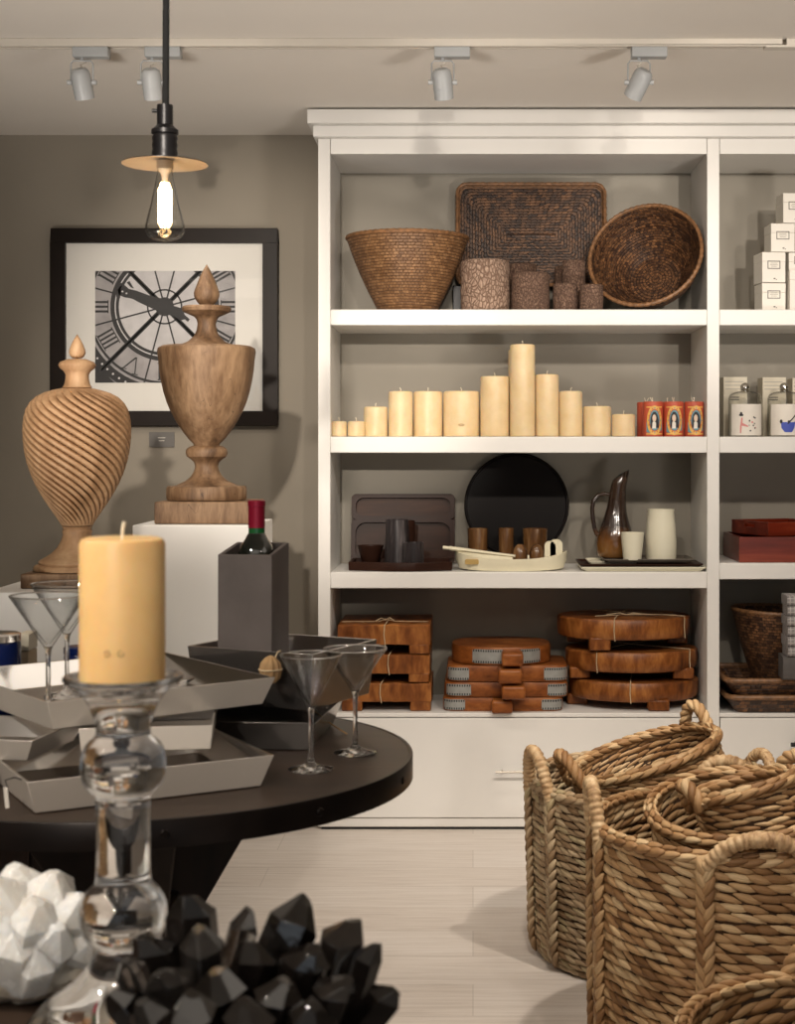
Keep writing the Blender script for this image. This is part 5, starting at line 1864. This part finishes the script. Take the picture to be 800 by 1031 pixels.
# dried pod tied with twine
pp = thing('hanging_dried_pod', 'ribbed brown dried pod hanging by twine from the rim of the deep polished tray', 'dried pod', (-0.3150, 2.3445, TZ + 0.092))
mb = MB()
mb.lathe([(0, 0.0), (0.008, 0.001), (0.014, 0.008), (0.0165, 0.020), (0.0145, 0.032), (0.008, 0.040), (0.003, 0.043), (0, 0.044)], 60, rfun=lambda r, z, a: r * (1 + 0.09 * math.cos(10 * a)))
mb.build('pod', M_['driedpod'], pp)
tw_ = MB()
tw_.tube([(-0.018 * math.cos(q), 0.018 * math.sin(q), 0.022) for q in [TAU * i / 24 for i in range(24)]], 0.0013, 6, closed=True)
tw_.tube([(0.004, 0.016, 0.022), (0.006, 0.018, 0.040), (0.009, 0.0215, 0.0467), (0.012, 0.027, 0.0470)], 0.0013, 6)
tw_.build('twine', M_['twine'], pp)
x, d = at_floor(334, 737, TZ)
o = MB().tube([(-0.030, 0.020, 0.03), (0.0, 0.0, 0.012), (0.026, -0.022, 0.0012)], [0.0009, 0.0013, 0.0013], 6).build('bare_twig', M_['driedpod'], loc=(x, d, TZ))
tag(o, 'thin bare twig leaning off the dark trays onto the table', 'twig')

# jars and boxes at the back of the table, left
def lidded_jar(label, px, d, r, ytop, mat, lid):
    h = Z(ytop, d) - TZ
    t = thing('lidded_jar', label, 'jar', (X(px, d), d, TZ + 0.0008), group='navy jars behind the trays')
    MB().lathe([(0, 0), (r - 0.003, 0), (r, 0.004), (r, h - 0.016), (r - 0.002, h - 0.012), (0, h - 0.012)], 40).build('jar_body', M_[mat], t)
    MB().lathe([(0, h - 0.0118), (r + 0.0006, h - 0.0118), (r + 0.0006, h - 0.002), (r - 0.002, h), (0, h)], 40).build('lid', M_[lid], t)


lidded_jar('navy blue jar with a pale lid at the left edge behind the trays', -4, 2.44, 0.039, 638, 'navy', 'steel')
lidded_jar('small navy jar standing behind the stems of the left martini glasses', 80, 2.57, 0.026, 651, 'navy', 'navy')
bxm = MB()
dbx = 2.535
bh_ = Z(637, dbx) - TZ
o = thing('card_box', 'narrow beige card box behind the left martini glass beside the navy jar', 'box', (X(27.5, dbx), dbx, TZ + 0.0008))
MB().box((0, 0, bh_ * 0.40), (0.019, 0.05, bh_ * 0.80)).build('box_body', M_['beige'], o, bevel=0.001)
MB().box((0, 0, bh_ * 0.905), (0.020, 0.051, bh_ * 0.19)).build('lid', M_['cartonback'], o, bevel=0.001)

# price tag hanging on the lowest tray
tg = thing('price_tag', 'small white price tag on a black string hanging from the lowest silver tray', 'tag', (-0.577, 1.868, TZ + 0.012))
MB().box((0, 0, 0.013), (0.010, 0.0012, 0.026), R('Z', -50) @ R('Y', -14)).build('card', M_['labelwhite'], tg)
MB().tube([(0.0, 0.0, 0.026), (-0.004, 0.004, 0.034), (0.006, 0.010, 0.036), (0.016, 0.006, 0.034)], 0.0008, 6).build('string', M_['cord'], tg)

# ================================================================== foreground table with candle holder and crystals
FZ = 0.675
ft = thing('side_table', 'round dark wooden table in the near foreground under the crystals and candle holder', 'table', (-0.42, 1.17, 0))
FR = 0.42
MB().lathe([(0, FZ - 0.035), (FR - 0.004, FZ - 0.035), (FR, FZ - 0.030), (FR, FZ - 0.004), (FR - 0.004, FZ), (0, FZ)], 96).build('tabletop', M_['tabletop'], ft)
MB().lathe([(0.30, FZ - 0.10), (0.32, FZ - 0.10), (0.32, FZ - 0.035), (0.30, FZ - 0.035), (0.30, FZ - 0.10)], 72).build('apron', M_['tableleg'], ft)
for q in range(4):
    aa = TAU * q / 4 + 0.6
    MB().box((0.29 * math.cos(aa), 0.29 * math.sin(aa), (FZ - 0.035) / 2), (0.05, 0.05, FZ - 0.035)).build('leg', M_['tableleg'], ft, bevel=0.003)

HD = 1.40
hx = X(124, HD)
k = HD / FPX
zpx = lambda y: Z(y, HD) - FZ
ch = thing('candle_holder', 'tall turned clear glass candle holder in the foreground carrying the big candle', 'candle holder', (hx, HD, FZ + 0.0005))
prof = [(0, 0), (0.088, 0), (0.094, 0.002), (0.0945, 0.005), (0.090, 0.009), (0.074, zpx(1008)), (0.054, zpx(996)), (0.039, zpx(982)), (0.029, zpx(966)), (0.0245, zpx(954)), (0.0265, zpx(950)),
        (0.0355, zpx(944)), (0.0405, zpx(930)), (0.0408, zpx(916)), (0.0375, zpx(902)), (0.0300, zpx(892)), (0.0252, zpx(889)), (0.0250, zpx(880)), (0.0245, zpx(845)), (0.0250, zpx(806)), (0.0262, zpx(799)),
        (0.0310, zpx(796)), (0.0370, zpx(788)), (0.0398, zpx(774)), (0.0392, zpx(760)), (0.0345, zpx(748)), (0.0262, zpx(742)), (0.0242, zpx(738)), (0.0255, zpx(728)), (0.0310, zpx(710)), (0.0390, zpx(697)),
        (0.0480, zpx(690)), (0.0548, zpx(686)), (0.0556, zpx(682)), (0.0540, zpx(679.5)), (0.0480, zpx(681)), (0.0440, zpx(684)), (0.0420, zpx(686.5)), (0.0180, zpx(687.5)), (0, zpx(688))]
fp = []
for i in range(len(prof) - 1):
    for j in range(3):
        t_ = j / 3
        fp.append((prof[i][0] * (1 - t_) + prof[i + 1][0] * t_, prof[i][1] * (1 - t_) + prof[i + 1][1] * t_))
fp.append(prof[-1])
hb_ = MB().lathe(prof, 72).build('holder_body', M_['crystal'], ch, sharp=75)
ss = hb_.modifiers.new('smooth', 'SUBSURF')
ss.levels = 1
ss.render_levels = 1

cz = FZ + 0.0005 + zpx(687) + 0.0012
big = thing('pillar_candle', 'large honey coloured pillar candle on the tall glass holder in the foreground', 'candle', (hx - 0.0008, HD, cz))
ch_ = Z(541, HD) - cz
r = 0.0392
e = 0.006
MB().lathe([(0, 0), (r - 0.002, 0), (r, 0.002), (r, ch_ - e), (r - e * 0.3, ch_ - e * 0.3), (r - e, ch_), (r * 0.5, ch_ - 0.0015), (0.004, ch_ - 0.003), (0, ch_ - 0.003)], 64).build('wax_body', M_['waxamber'], big)
MB().tube([(0, 0, ch_ - 0.004), (0.0004, 0, ch_ + 0.007), (0.0018, 0, ch_ + 0.0145)], 0.0015, 8).build('wick', M_['wick'], big)
mk = MB()
for (dx, rad) in ((-0.008, 0.0024), (0.0045, 0.0026)):
    pts = []
    for i in range(20):
        q_ = 5.6 * i / 20 + dx * 300
        a = -PI / 2 + 0.08 + (dx + rad * math.cos(q_)) / r
        pts.append(((r + 0.0001) * math.cos(a), (r + 0.0001) * math.sin(a), 0.030 + rad * math.sin(q_)))
    mk.tube(pts, 0.0006, 6)
mk.build('stamp', M_['waxmark'], big)


# ------------------------------------------------------------------ crystals
def crystal(base, tip, r, mat, parent, tipf=0.28, flat=1.0, seed=0, name='crystal', skew=0.25, blunt=0.22):
    """six sided prism from base to tip with an uneven pyramid end."""
    rnd = random.Random(seed)
    base, tip = Vector(base), Vector(tip)
    ax = tip - base
    L = ax.length
    ax.normalize()
    u = ax.orthogonal().normalized()
    u = Matrix.Rotation(rnd.random() * TAU, 3, ax) @ u
    v = ax.cross(u)
    A, B = [], []
    for i in range(6):
        a = TAU * i / 6 + rnd.uniform(-0.16, 0.16)
        q = r * rnd.uniform(0.85, 1.12)
        o = u * (math.cos(a) * q) + v * (math.sin(a) * q * flat)
        A.append(base + o * 0.92)
        B.append(base + ax * (L * (1 - tipf * rnd.uniform(0.72, 1.25))) + o)
    apex = tip + u * rnd.uniform(-skew, skew) * r + v * rnd.uniform(-skew, skew) * r
    sl_a, sl_k = rnd.random() * TAU, rnd.uniform(0.1, 0.5)
    C_ = []
    for i in range(6):
        a = TAU * i / 6
        q = r * blunt * rnd.uniform(0.7, 1.2)
        C_.append(apex + u * (math.cos(a) * q) + v * (math.sin(a) * q * flat) + ax * (math.cos(a - sl_a) * q * sl_k))
    mb = MB()
    vs = A + B + C_
    fs = [(i, (i + 1) % 6, 6 + (i + 1) % 6, 6 + i) for i in range(6)] + [(6 + i, 6 + (i + 1) % 6, 12 + (i + 1) % 6, 12 + i) for i in range(6)] + [tuple(reversed(range(6))), tuple(range(12, 18))]
    mb.add(vs, fs, None, None, 0, True)
    return mb.build(name, mat, parent, sharp=5, bevel=0.0004, bseg=1)


def rock(name, pts, mat, parent, seed):
    """rough faceted lump enclosing ellipsoids pts: (center, radii)."""
    bm = bmesh.new()
    for c, rad in pts:
        r_ = bmesh.ops.create_icosphere(bm, subdivisions=3, radius=1)
        for v in r_['verts']:
            p = v.co.copy()
            f = 1 + 0.16 * noise.noise(p * 2.3 + Vector((seed, 0, 0))) + 0.10 * noise.noise(p * 6 + Vector((0, seed, 0)))
            v.co = Vector((c[0] + p.x * rad[0] * f, c[1] + p.y * rad[1] * f, max(0.0005, c[2] + p.z * rad[2] * f)))
    me = bpy.data.meshes.new(name)
    bm.to_mesh(me)
    bm.free()
    me.materials.append(mat)
    o = bpy.data.objects.new(name, me)
    COL.objects.link(o)
    o.parent = parent
    return o


QD = 1.50
qx = X(10, QD)
qz = thing('quartz_cluster', 'chunky milky white quartz cluster at the lower left on the foreground table', 'crystal', (qx, QD, FZ + 0.0005))
rock('matrix', [((0, 0, 0.032), (0.082, 0.055, 0.036)), ((0.025, -0.012, 0.03), (0.046, 0.040, 0.032)), ((-0.05, 0.0, 0.04), (0.06, 0.05, 0.045))], M_['quartzrock'], qz, 3.0)


def qp(px, py, d):
    return Vector((X(px, d) - qx, d - QD, Z(py, d) - FZ))


# (tip px, tip py, depth, base px, base py, base depth, radius)
for i, (tx, ty, td, bx_, by, bd_, r_) in enumerate(((16, 872, 1.50, 22, 955, 1.51, 0.034), (56, 878, 1.49, 36, 960, 1.51, 0.029), (82, 902, 1.48, 42, 955, 1.50, 0.024), (36, 904, 1.46, 26, 970, 1.49, 0.031),
                                                   (-12, 884, 1.46, 2, 970, 1.49, 0.034), (10, 926, 1.445, 14, 985, 1.475, 0.028), (66, 934, 1.455, 38, 978, 1.485, 0.025), (90, 946, 1.48, 50, 972, 1.495, 0.020),
                                                   (40, 958, 1.445, 30, 992, 1.465, 0.022), (-30, 876, 1.50, -20, 955, 1.50, 0.032))):
    cr = crystal(qp(bx_, by, bd_), qp(tx, ty, td), r_ * 1.1, M_['quartz'], qz, tipf=0.30, seed=100 + i)
    cr.modifiers['bevel'].width = 0.0005
    cr.modifiers['bevel'].segments = 2

SD = 1.20
sx_ = X(250, SD)
sm = thing('smoky_quartz_cluster', 'black smoky quartz cluster with pointed crystals in the near foreground', 'crystal', (sx_, SD, FZ + 0.0005))


def sp(px, py, d):
    return Vector((X(px, d) - sx_, d - SD, Z(py, d) - FZ))


rock('matrix', [((0, 0, 0.030), (0.105, 0.075, 0.055)), ((0.04, -0.02, 0.03), (0.07, 0.06, 0.045)), ((-0.05, 0.0, 0.035), (0.07, 0.06, 0.05))], M_['smokyrock'], sm, 8.0)
for i, (tx, ty, td, bx_, by, bd_, r_) in enumerate((
        (190, 900, 1.25, 205, 1030, 1.245, 0.0205), (150, 940, 1.235, 185, 1040, 1.235, 0.0185), (250, 918, 1.245, 218, 1030, 1.235, 0.0130), (306, 907, 1.235, 250, 1030, 1.225, 0.0215),
        (350, 928, 1.225, 322, 1040, 1.215, 0.0205), (374, 948, 1.21, 345, 1045, 1.205, 0.0110), (396, 992, 1.18, 345, 1060, 1.19, 0.0150), (204, 938, 1.195, 210, 1040, 1.205, 0.0190),
        (262, 948, 1.19, 245, 1045, 1.195, 0.0200), (310, 950, 1.18, 285, 1050, 1.19, 0.0200), (124, 966, 1.21, 165, 1045, 1.21, 0.0150), (116, 996, 1.175, 165, 1060, 1.19, 0.0150),
        (166, 974, 1.165, 190, 1060, 1.18, 0.0190), (222, 982, 1.145, 225, 1065, 1.17, 0.0200), (282, 990, 1.14, 268, 1070, 1.16, 0.0200), (340, 986, 1.15, 312, 1065, 1.17, 0.0180),
        (142, 1012, 1.13, 180, 1075, 1.16, 0.0160), (192, 1010, 1.11, 205, 1080, 1.14, 0.0180), (252, 1016, 1.10, 250, 1080, 1.13, 0.0180), (318, 1014, 1.11, 300, 1080, 1.14, 0.0170))):
    crystal(sp(bx_, by, bd_), sp(tx, ty, td), r_ * 1.05, M_['smokypale'] if i in (2, 7, 10, 12, 16) else M_['smoky'], sm, tipf=0.17, seed=300 + i, skew=0.45, blunt=0.34)
# ================================================================== seagrass baskets
def woven_basket(name, label, loc, r, h, rot=(0, 0, 0), handles=(), rows=20, taper=0.97, sx=1.0, grass='grass', lump_len=0.052, square=1.0, hh=0.10, hw=0.075, lean=0.15, seed=0, group='seagrass baskets', braids=True, thick=0.0135):
    """r: mid radius at the rim; handles: angles in degrees; rows of twisted strands laid round the wall."""
    rnd = random.Random(seed)
    t = thing(name, label, 'basket', loc, group=group, rot=rot)

    def S(a, z, off=0.0):
        f = taper + (1 - taper) * (z / h)
        c, s = math.cos(a), math.sin(a)
        if square != 1.0:
            c, s = math.copysign(abs(c) ** square, c), math.copysign(abs(s) ** square, s)
        foot = 1.0 - 0.06 * max(0, 1 - z / 0.05) ** 2
        wob = 1 + 0.008 * noise.noise(Vector((1.5 * math.cos(a), 1.5 * math.sin(a), z * 4 + seed)))
        q = (r * f * foot) * wob
        return Vector((c * (q * sx + off), s * (q + off), z))

    # core wall and base
    na, nz = 72, 10
    mb = MB()
    L = []
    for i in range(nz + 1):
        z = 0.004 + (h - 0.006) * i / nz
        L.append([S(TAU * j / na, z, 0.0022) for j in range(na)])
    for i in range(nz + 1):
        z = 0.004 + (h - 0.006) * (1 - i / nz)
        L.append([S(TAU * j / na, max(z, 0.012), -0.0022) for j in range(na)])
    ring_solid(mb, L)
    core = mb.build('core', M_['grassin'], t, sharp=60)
    # strands
    wm = MB()
    circ = TAU * r * (1 + sx) / 2
    per = max(12, int(circ / (lump_len * 0.62)))
    dz = h / rows
    for k in range(rows):
        z = dz * (k + 0.5)
        ph = rnd.random() * TAU
        for j in range(per):
            a = ph + TAU * (j + rnd.uniform(-0.12, 0.12)) / per
            da = TAU / per * rnd.uniform(0.72, 0.98)
            sl = dz * rnd.uniform(0.18, 0.52)
            zo = rnd.uniform(-0.1, 0.1) * dz
            p0, p1 = S(a - da, min(h - 0.004, max(0.006, z + sl + zo))), S(a + da, max(0.006, z - sl + zo))
            pm = S(a, z)
            nrm = Vector((math.cos(a), math.sin(a) * sx, 0))
            w_ = dz * rnd.uniform(0.80, 1.12)
            wm.lump(p0, p1, nrm, w_, thick * rnd.uniform(0.9, 1.25), seg=6, rings=5, bow=(pm - (p0 + p1) / 2).length * 1.0 + rnd.uniform(-0.001, 0.002))
    wm.build('woven_wall', M_[grass], t, sharp=80, merge=False)
    bm_ = MB()
    for k in range(6):
        rr = r * taper * 0.93 * (k + 0.6) / 6
        pts = [(rr * sx * math.cos(TAU * i / 40), rr * math.sin(TAU * i / 40), 0.012) for i in range(40)]
        bm_.tube(pts, r * taper * 0.085, 6, closed=True)
    bm_.build('woven_base', M_['grassin'], t)
    # rim: twisted strands
    rm = MB()
    st = 0.030
    m = int(circ / st)
    for j in range(m):
        for q, (dr_, dz_) in enumerate(((0.009, 0.002), (-0.006, 0.004), (0.002, 0.010))):
            a0 = TAU * (j + q / 3) / m
            da = TAU / m * 1.15
            s_ = 1 if q != 1 else -1
            p0 = S(a0 - da * 0.75, h, dr_ - 0.004 * s_) + Vector((0, 0, dz_ - 0.006))
            p1 = S(a0 + da * 0.75, h, dr_ + 0.004 * s_) + Vector((0, 0, dz_ + 0.006))
            c = Vector((math.cos(a0), math.sin(a0), 0.7 if q == 2 else 0.2))
            rm.lump(p0, p1, c, 0.017 * rnd.uniform(0.9, 1.15), 0.013, seg=6, rings=5, bow=0.002)
    rm.build('rim_braid', M_[grass], t, sharp=80, merge=False)
    # handles: wrapped rope loops, with plaits running down the outside of the wall
    for hd in handles:
        if isinstance(hd, (tuple, list)):
            deg, hh_, hw_, lean_, twisted = hd
        else:
            deg, hh_, hw_, lean_, twisted = hd, hh, hw, lean, False
        a = math.radians(deg)
        half = hw_ / r
        pts = []
        n = 90
        for i in range(n + 1):
            s_ = i / n
            u = -1 + 2 * s_
            up = hh_ * (1 - abs(u) ** 2.6)
            aa = a + half * u * (1 - 0.10 * (1 - abs(u)))
            b = S(aa, h, 0.009 + lean_ * up)
            pts.append(Vector((b.x, b.y, h - 0.012 + up)))
        Lp = [0.0]
        for i in range(n):
            Lp.append(Lp[-1] + (pts[i + 1] - pts[i]).length)
        # finer resample for the ridges
        tot = Lp[-1]
        mth = int(tot / 0.0021)
        dense, rad = [], []
        i = 0
        for k in range(mth + 1):
            d_ = tot * k / mth
            while i < n - 1 and Lp[i + 1] < d_:
                i += 1
            f = (d_ - Lp[i]) / max(1e-9, Lp[i + 1] - Lp[i])
            dense.append(pts[i].lerp(pts[i + 1], f))
            rad.append(0.0128 + 0.0026 * abs(math.sin(PI * d_ / 0.0125)) + 0.0012 * noise.noise(Vector((d_ * 60, deg, seed))))
        hm = MB()
        if twisted:
            for q in range(3):
                prev = None
                loops = []
                sub = dense[::3]
                tp = []
                for k2, p in enumerate(sub):
                    tan = (sub[min(k2 + 1, len(sub) - 1)] - sub[max(k2 - 1, 0)]).normalized()
                    u_ = Vector((math.cos(a), math.sin(a), 0)).cross(tan).normalized()
                    v_ = tan.cross(u_)
                    w__ = TAU * (k2 * 0.0063 / 0.060 + q / 3)
                    tp.append(p + (u_ * math.cos(w__) + v_ * math.sin(w__)) * 0.0078)
                hm.tube(tp, [0.0088] * len(tp), 8)
            hobj = hm.build('handle', M_[grass], t, sharp=80)
        else:
            hm.tube(dense, rad, 10)
            hobj = hm.build('handle', M_['wrap'], t, sharp=80)
        if braids:
            for sgn in (-1, 1):
                ab = a + half * sgn
                br = MB()
                step = 0.024
                nb = int((h - 0.02) / step)
                for k in range(nb):
                    z = h - 0.012 - step * k
                    for sd in (-1, 1):
                        zc = z - (step * 0.5 if sd > 0 else 0)
                        o0 = S(ab + sd * 0.016 / r, min(h + 0.01, zc + step * 0.95), 0.010)
                        o1 = S(ab - sd * 0.004 / r, max(0.004, zc - step * 0.75), 0.0135)
                        br.lump(o0, o1, Vector((math.cos(ab), math.sin(ab), 0)), 0.017 * rnd.uniform(0.9, 1.15), 0.016, seg=6, rings=6, bow=0.004)
                br.build('side_plait', M_[grass], hobj, sharp=80, merge=False)
    return t


BK = woven_basket
# rear left basket
BK('seagrass_basket', 'pale seagrass basket standing rearmost at the left of the basket group, another basket inside it', (0.435, 3.66, 0.0), 0.292, 0.410, handles=(200, (20, 0.055, 0.062, 0.10, False)), rows=25, lump_len=0.047, taper=0.97, grass='grasspale', hw=0.062, hh=0.105, lean=0.10, seed=1)
# basket tilted inside it
tl = 17
rc = Vector((0.420, 3.70, 0.462))
Mr = R('Y', -tl)
BH = 0.285
base = rc - (Mr @ Vector((0, 0, BH)))
BK('seagrass_basket', 'seagrass basket tilted inside the rear left basket, its open mouth rising to the right', base, 0.185, BH, rot=Mr.to_euler(), handles=((-165, 0.085, 0.062, 0.1, True), (36, 0.072, 0.046, 0.05, True)), rows=20, taper=0.93, grass='grass', lump_len=0.046, seed=2, braids=False, thick=0.011)
# big front basket
BK('seagrass_basket', 'largest seagrass basket in front, with plaits running down its side and baskets stacked inside', (0.535, 3.03, 0.0), 0.288, 0.462, handles=((184, 0.10, 0.055, 0.05, False), (268, 0.058, 0.100, 0.10, False), (86, 0.075, 0.075, 0.1, False), (4, 0.10, 0.055, 0.05, False)), rows=25, taper=0.985, grass='grass', seed=3, lump_len=0.056, thick=0.0175)
# baskets nested inside the front basket
Mr = R('X', 9) @ R('Y', -5)
rc = Vector((0.535, 3.045, 0.492))
BH = 0.24
base = rc - (Mr @ Vector((0, 0, BH)))
BK('seagrass_basket', 'seagrass basket sitting inside the largest front basket, open mouth facing up', base, 0.176, BH, rot=Mr.to_euler(), handles=((38, 0.062, 0.055, 0.1, True),), rows=14, taper=0.90, grass='grass', seed=4, braids=False, lump_len=0.056, thick=0.012)
Mr = R('Y', -15) @ R('X', -7)
rc = Vector((0.546, 3.03, 0.534))
BH = 0.15
base = rc - (Mr @ Vector((0, 0, BH)))
BK('seagrass_basket', 'smallest seagrass basket, innermost of the nest in the front basket, tipped up to the right', base, 0.106, BH, rot=Mr.to_euler(), handles=((192, 0.050, 0.040, 0.1, True),), rows=11, taper=0.95, grass='grass', seed=5, braids=False, lump_len=0.056, thick=0.012)
# lowest front basket, cut by the frame
BK('seagrass_basket', 'low seagrass basket cut off by the bottom right corner of the picture', (0.555, 2.20, 0.0), 0.245, 0.352, handles=((88, 0.075, 0.055, 0.05, True), (268, 0.075, 0.055, 0.05, True)), rows=16, taper=0.95, grass='grass', seed=6, lump_len=0.056, thick=0.0145)
# ================================================================== light
def spot(name, loc, target, power, angle=50, blend=0.5, size=0.03, color=(1.0, 0.86, 0.70)):
    l = bpy.data.lights.new(name, 'SPOT')
    l.energy = power
    l.color = color
    l.spot_size = math.radians(angle)
    l.spot_blend = blend
    l.shadow_soft_size = size
    o = bpy.data.objects.new(name, l)
    COL.objects.link(o)
    o.location = loc
    d = (Vector(target) - Vector(loc)).normalized()
    o.rotation_euler = d.to_track_quat('-Z', 'Y').to_euler()
    return o


def area(name, loc, target, power, sx, sy, color=(1.0, 0.90, 0.78)):
    l = bpy.data.lights.new(name, 'AREA')
    l.shape = 'RECTANGLE'
    l.size, l.size_y = sx, sy
    l.energy = power
    l.color = color
    o = bpy.data.objects.new(name, l)
    COL.objects.link(o)
    o.location = loc
    d = (Vector(target) - Vector(loc)).normalized()
    o.rotation_euler = d.to_track_quat('-Z', 'Y').to_euler()
    return o


# the four lamps on the visible track
WARM = (1.0, 0.90, 0.785)
for (t, p), ax in LAMPS:
    a = Vector(ax).normalized()
    spot('track_lamp_light', p + a * 0.052, p + a, 7, 100, 0.8, 0.025, WARM)
# second track of the shop, above the round table
for (x, tx, ty, tz, pw_) in ((-0.75, -0.75, 5.0, 0.9, 26), (0.0, 0.05, 4.9, 0.8, 42), (0.65, 0.6, 4.9, 0.8, 42), (1.4, 1.2, 4.9, 0.8, 42), (0.75, 0.60, 3.2, 0.4, 74)):
    spot('track_or_fill_light', (x, 2.7, 2.22), (tx, ty, tz), pw_, 75, 0.7, 0.04, WARM)
# third track far behind the viewer, aimed at the upper shelves and the picture wall
for (x, tx, tz, pw_, an) in ((-0.55, -0.70, 1.45, 800, 16), (0.35, 0.2, 2.05, 230, 13), (1.45, 0.95, 2.0, 460, 14)):
    spot('track_or_fill_light', (x, -1.2, 2.22), (tx, 5.1, tz), pw_, an, 0.7, 0.05, WARM)
spot('track_or_fill_light', (-1.35, 1.0, 2.22), (-0.40, 1.9, 0.8), 75, 60, 0.7, 0.04, WARM)
spot('track_or_fill_light', (0.1, 2.7, 2.22), (0.05, 3.4, 0.0), 50, 70, 0.8, 0.04, WARM)  # added spot that brightens the floor
spot('track_or_fill_light', (0.9, 0.9, 2.22), (0.6, 2.7, 0.3), 40, 60, 0.7, 0.04, WARM)
spot('track_or_fill_light', (-0.7, 0.4, 2.22), (-0.34, 1.42, 0.75), 24, 50, 0.8, 0.04, WARM)  # added spot lifting the dim crystals in the foreground
spot('track_or_fill_light', (-0.9, -0.9, 2.2), (-0.45, 2.05, 0.82), 130, 20, 0.8, 0.04, WARM)  # added spot from the viewer's side to brighten the tray fronts
# soft light: added overhead fill, daylight from the street window, added uplights
area('overhead_fill_light', (-0.6, 0.3, 2.27), (-0.6, 0.3, 0), 8, 2.4, 1.2)  # unseen fill from above, added for soft top light
area('overhead_fill_light', (1.6, 1.6, 2.27), (1.6, 1.6, 0), 5, 1.2, 1.2)
area('window_light', (0.25, -3.3, 1.3), (0.25, 3, 1.2), 7, 4.6, 1.6, (0.86, 0.93, 1.0))
area('added_uplight', (0.25, -0.9, 0.4), (0.25, -0.6, 2.3), 10, 4.0, 1.6, (1.0, 0.92, 0.82))  # unseen fill, added to bounce light off the ceiling
spot('added_uplight', (1.7, 1.2, 0.3), (0.7, 3.9, 2.29), 185, 58, 1.0, 0.25, (1.0, 0.93, 0.85))  # unseen low spots, added to brighten the ceiling in view
spot('added_uplight', (-1.5, 1.5, 0.3), (-0.8, 3.9, 2.29), 165, 58, 1.0, 0.25, (1.0, 0.93, 0.85))
# glow of the filament bulb
l = bpy.data.lights.new('bulb_light', 'POINT')
l.energy = 0.18
l.color = (1.0, 0.70, 0.38)
l.shadow_soft_size = 0.01
o = bpy.data.objects.new('bulb_light', l)
COL.objects.link(o)
o.location = (pdx, PD, pz - 0.075)

w = bpy.data.worlds.new('street_daylight')
SC.world = w
w.use_nodes = True
w.node_tree.nodes['Background'].inputs[0].default_value = (0.85, 0.92, 1.0, 1)
w.node_tree.nodes['Background'].inputs[1].default_value = 0.35

# ================================================================== camera and colour
cam = bpy.data.cameras.new('camera')
co = bpy.data.objects.new('camera', cam)
COL.objects.link(co)
co.location = (0, 0, CAMZ)
co.rotation_euler = (PI / 2, 0, 0)
cam.sensor_fit = 'HORIZONTAL'
cam.sensor_width = 36.0
cam.lens = FPX * 36.0 / 800.0
cam.shift_x = -(VPX - 400.0) / 800.0
cam.shift_y = (VPY - 515.5) / 800.0
cam.clip_start = 0.05
cam.dof.use_dof = True
cam.dof.focus_distance = 4.2
cam.dof.aperture_fstop = 13.0
SC.camera = co
SC.view_settings.view_transform = 'Standard'
SC.view_settings.look = 'None'
SC.view_settings.gamma = 1.0
SC.view_settings.use_curve_mapping = False
SC.view_settings.exposure = 0.0
cy = SC.cycles
cy.use_denoising = True
cy.max_bounces = 14
cy.transmission_bounces = 12
cy.transparent_max_bounces = 16
cy.diffuse_bounces = 4
cy.glossy_bounces = 6
cy.sample_clamp_indirect = 6.0
cy.caustics_reflective = False
cy.caustics_refractive = True
cy.blur_glossy = 0.5
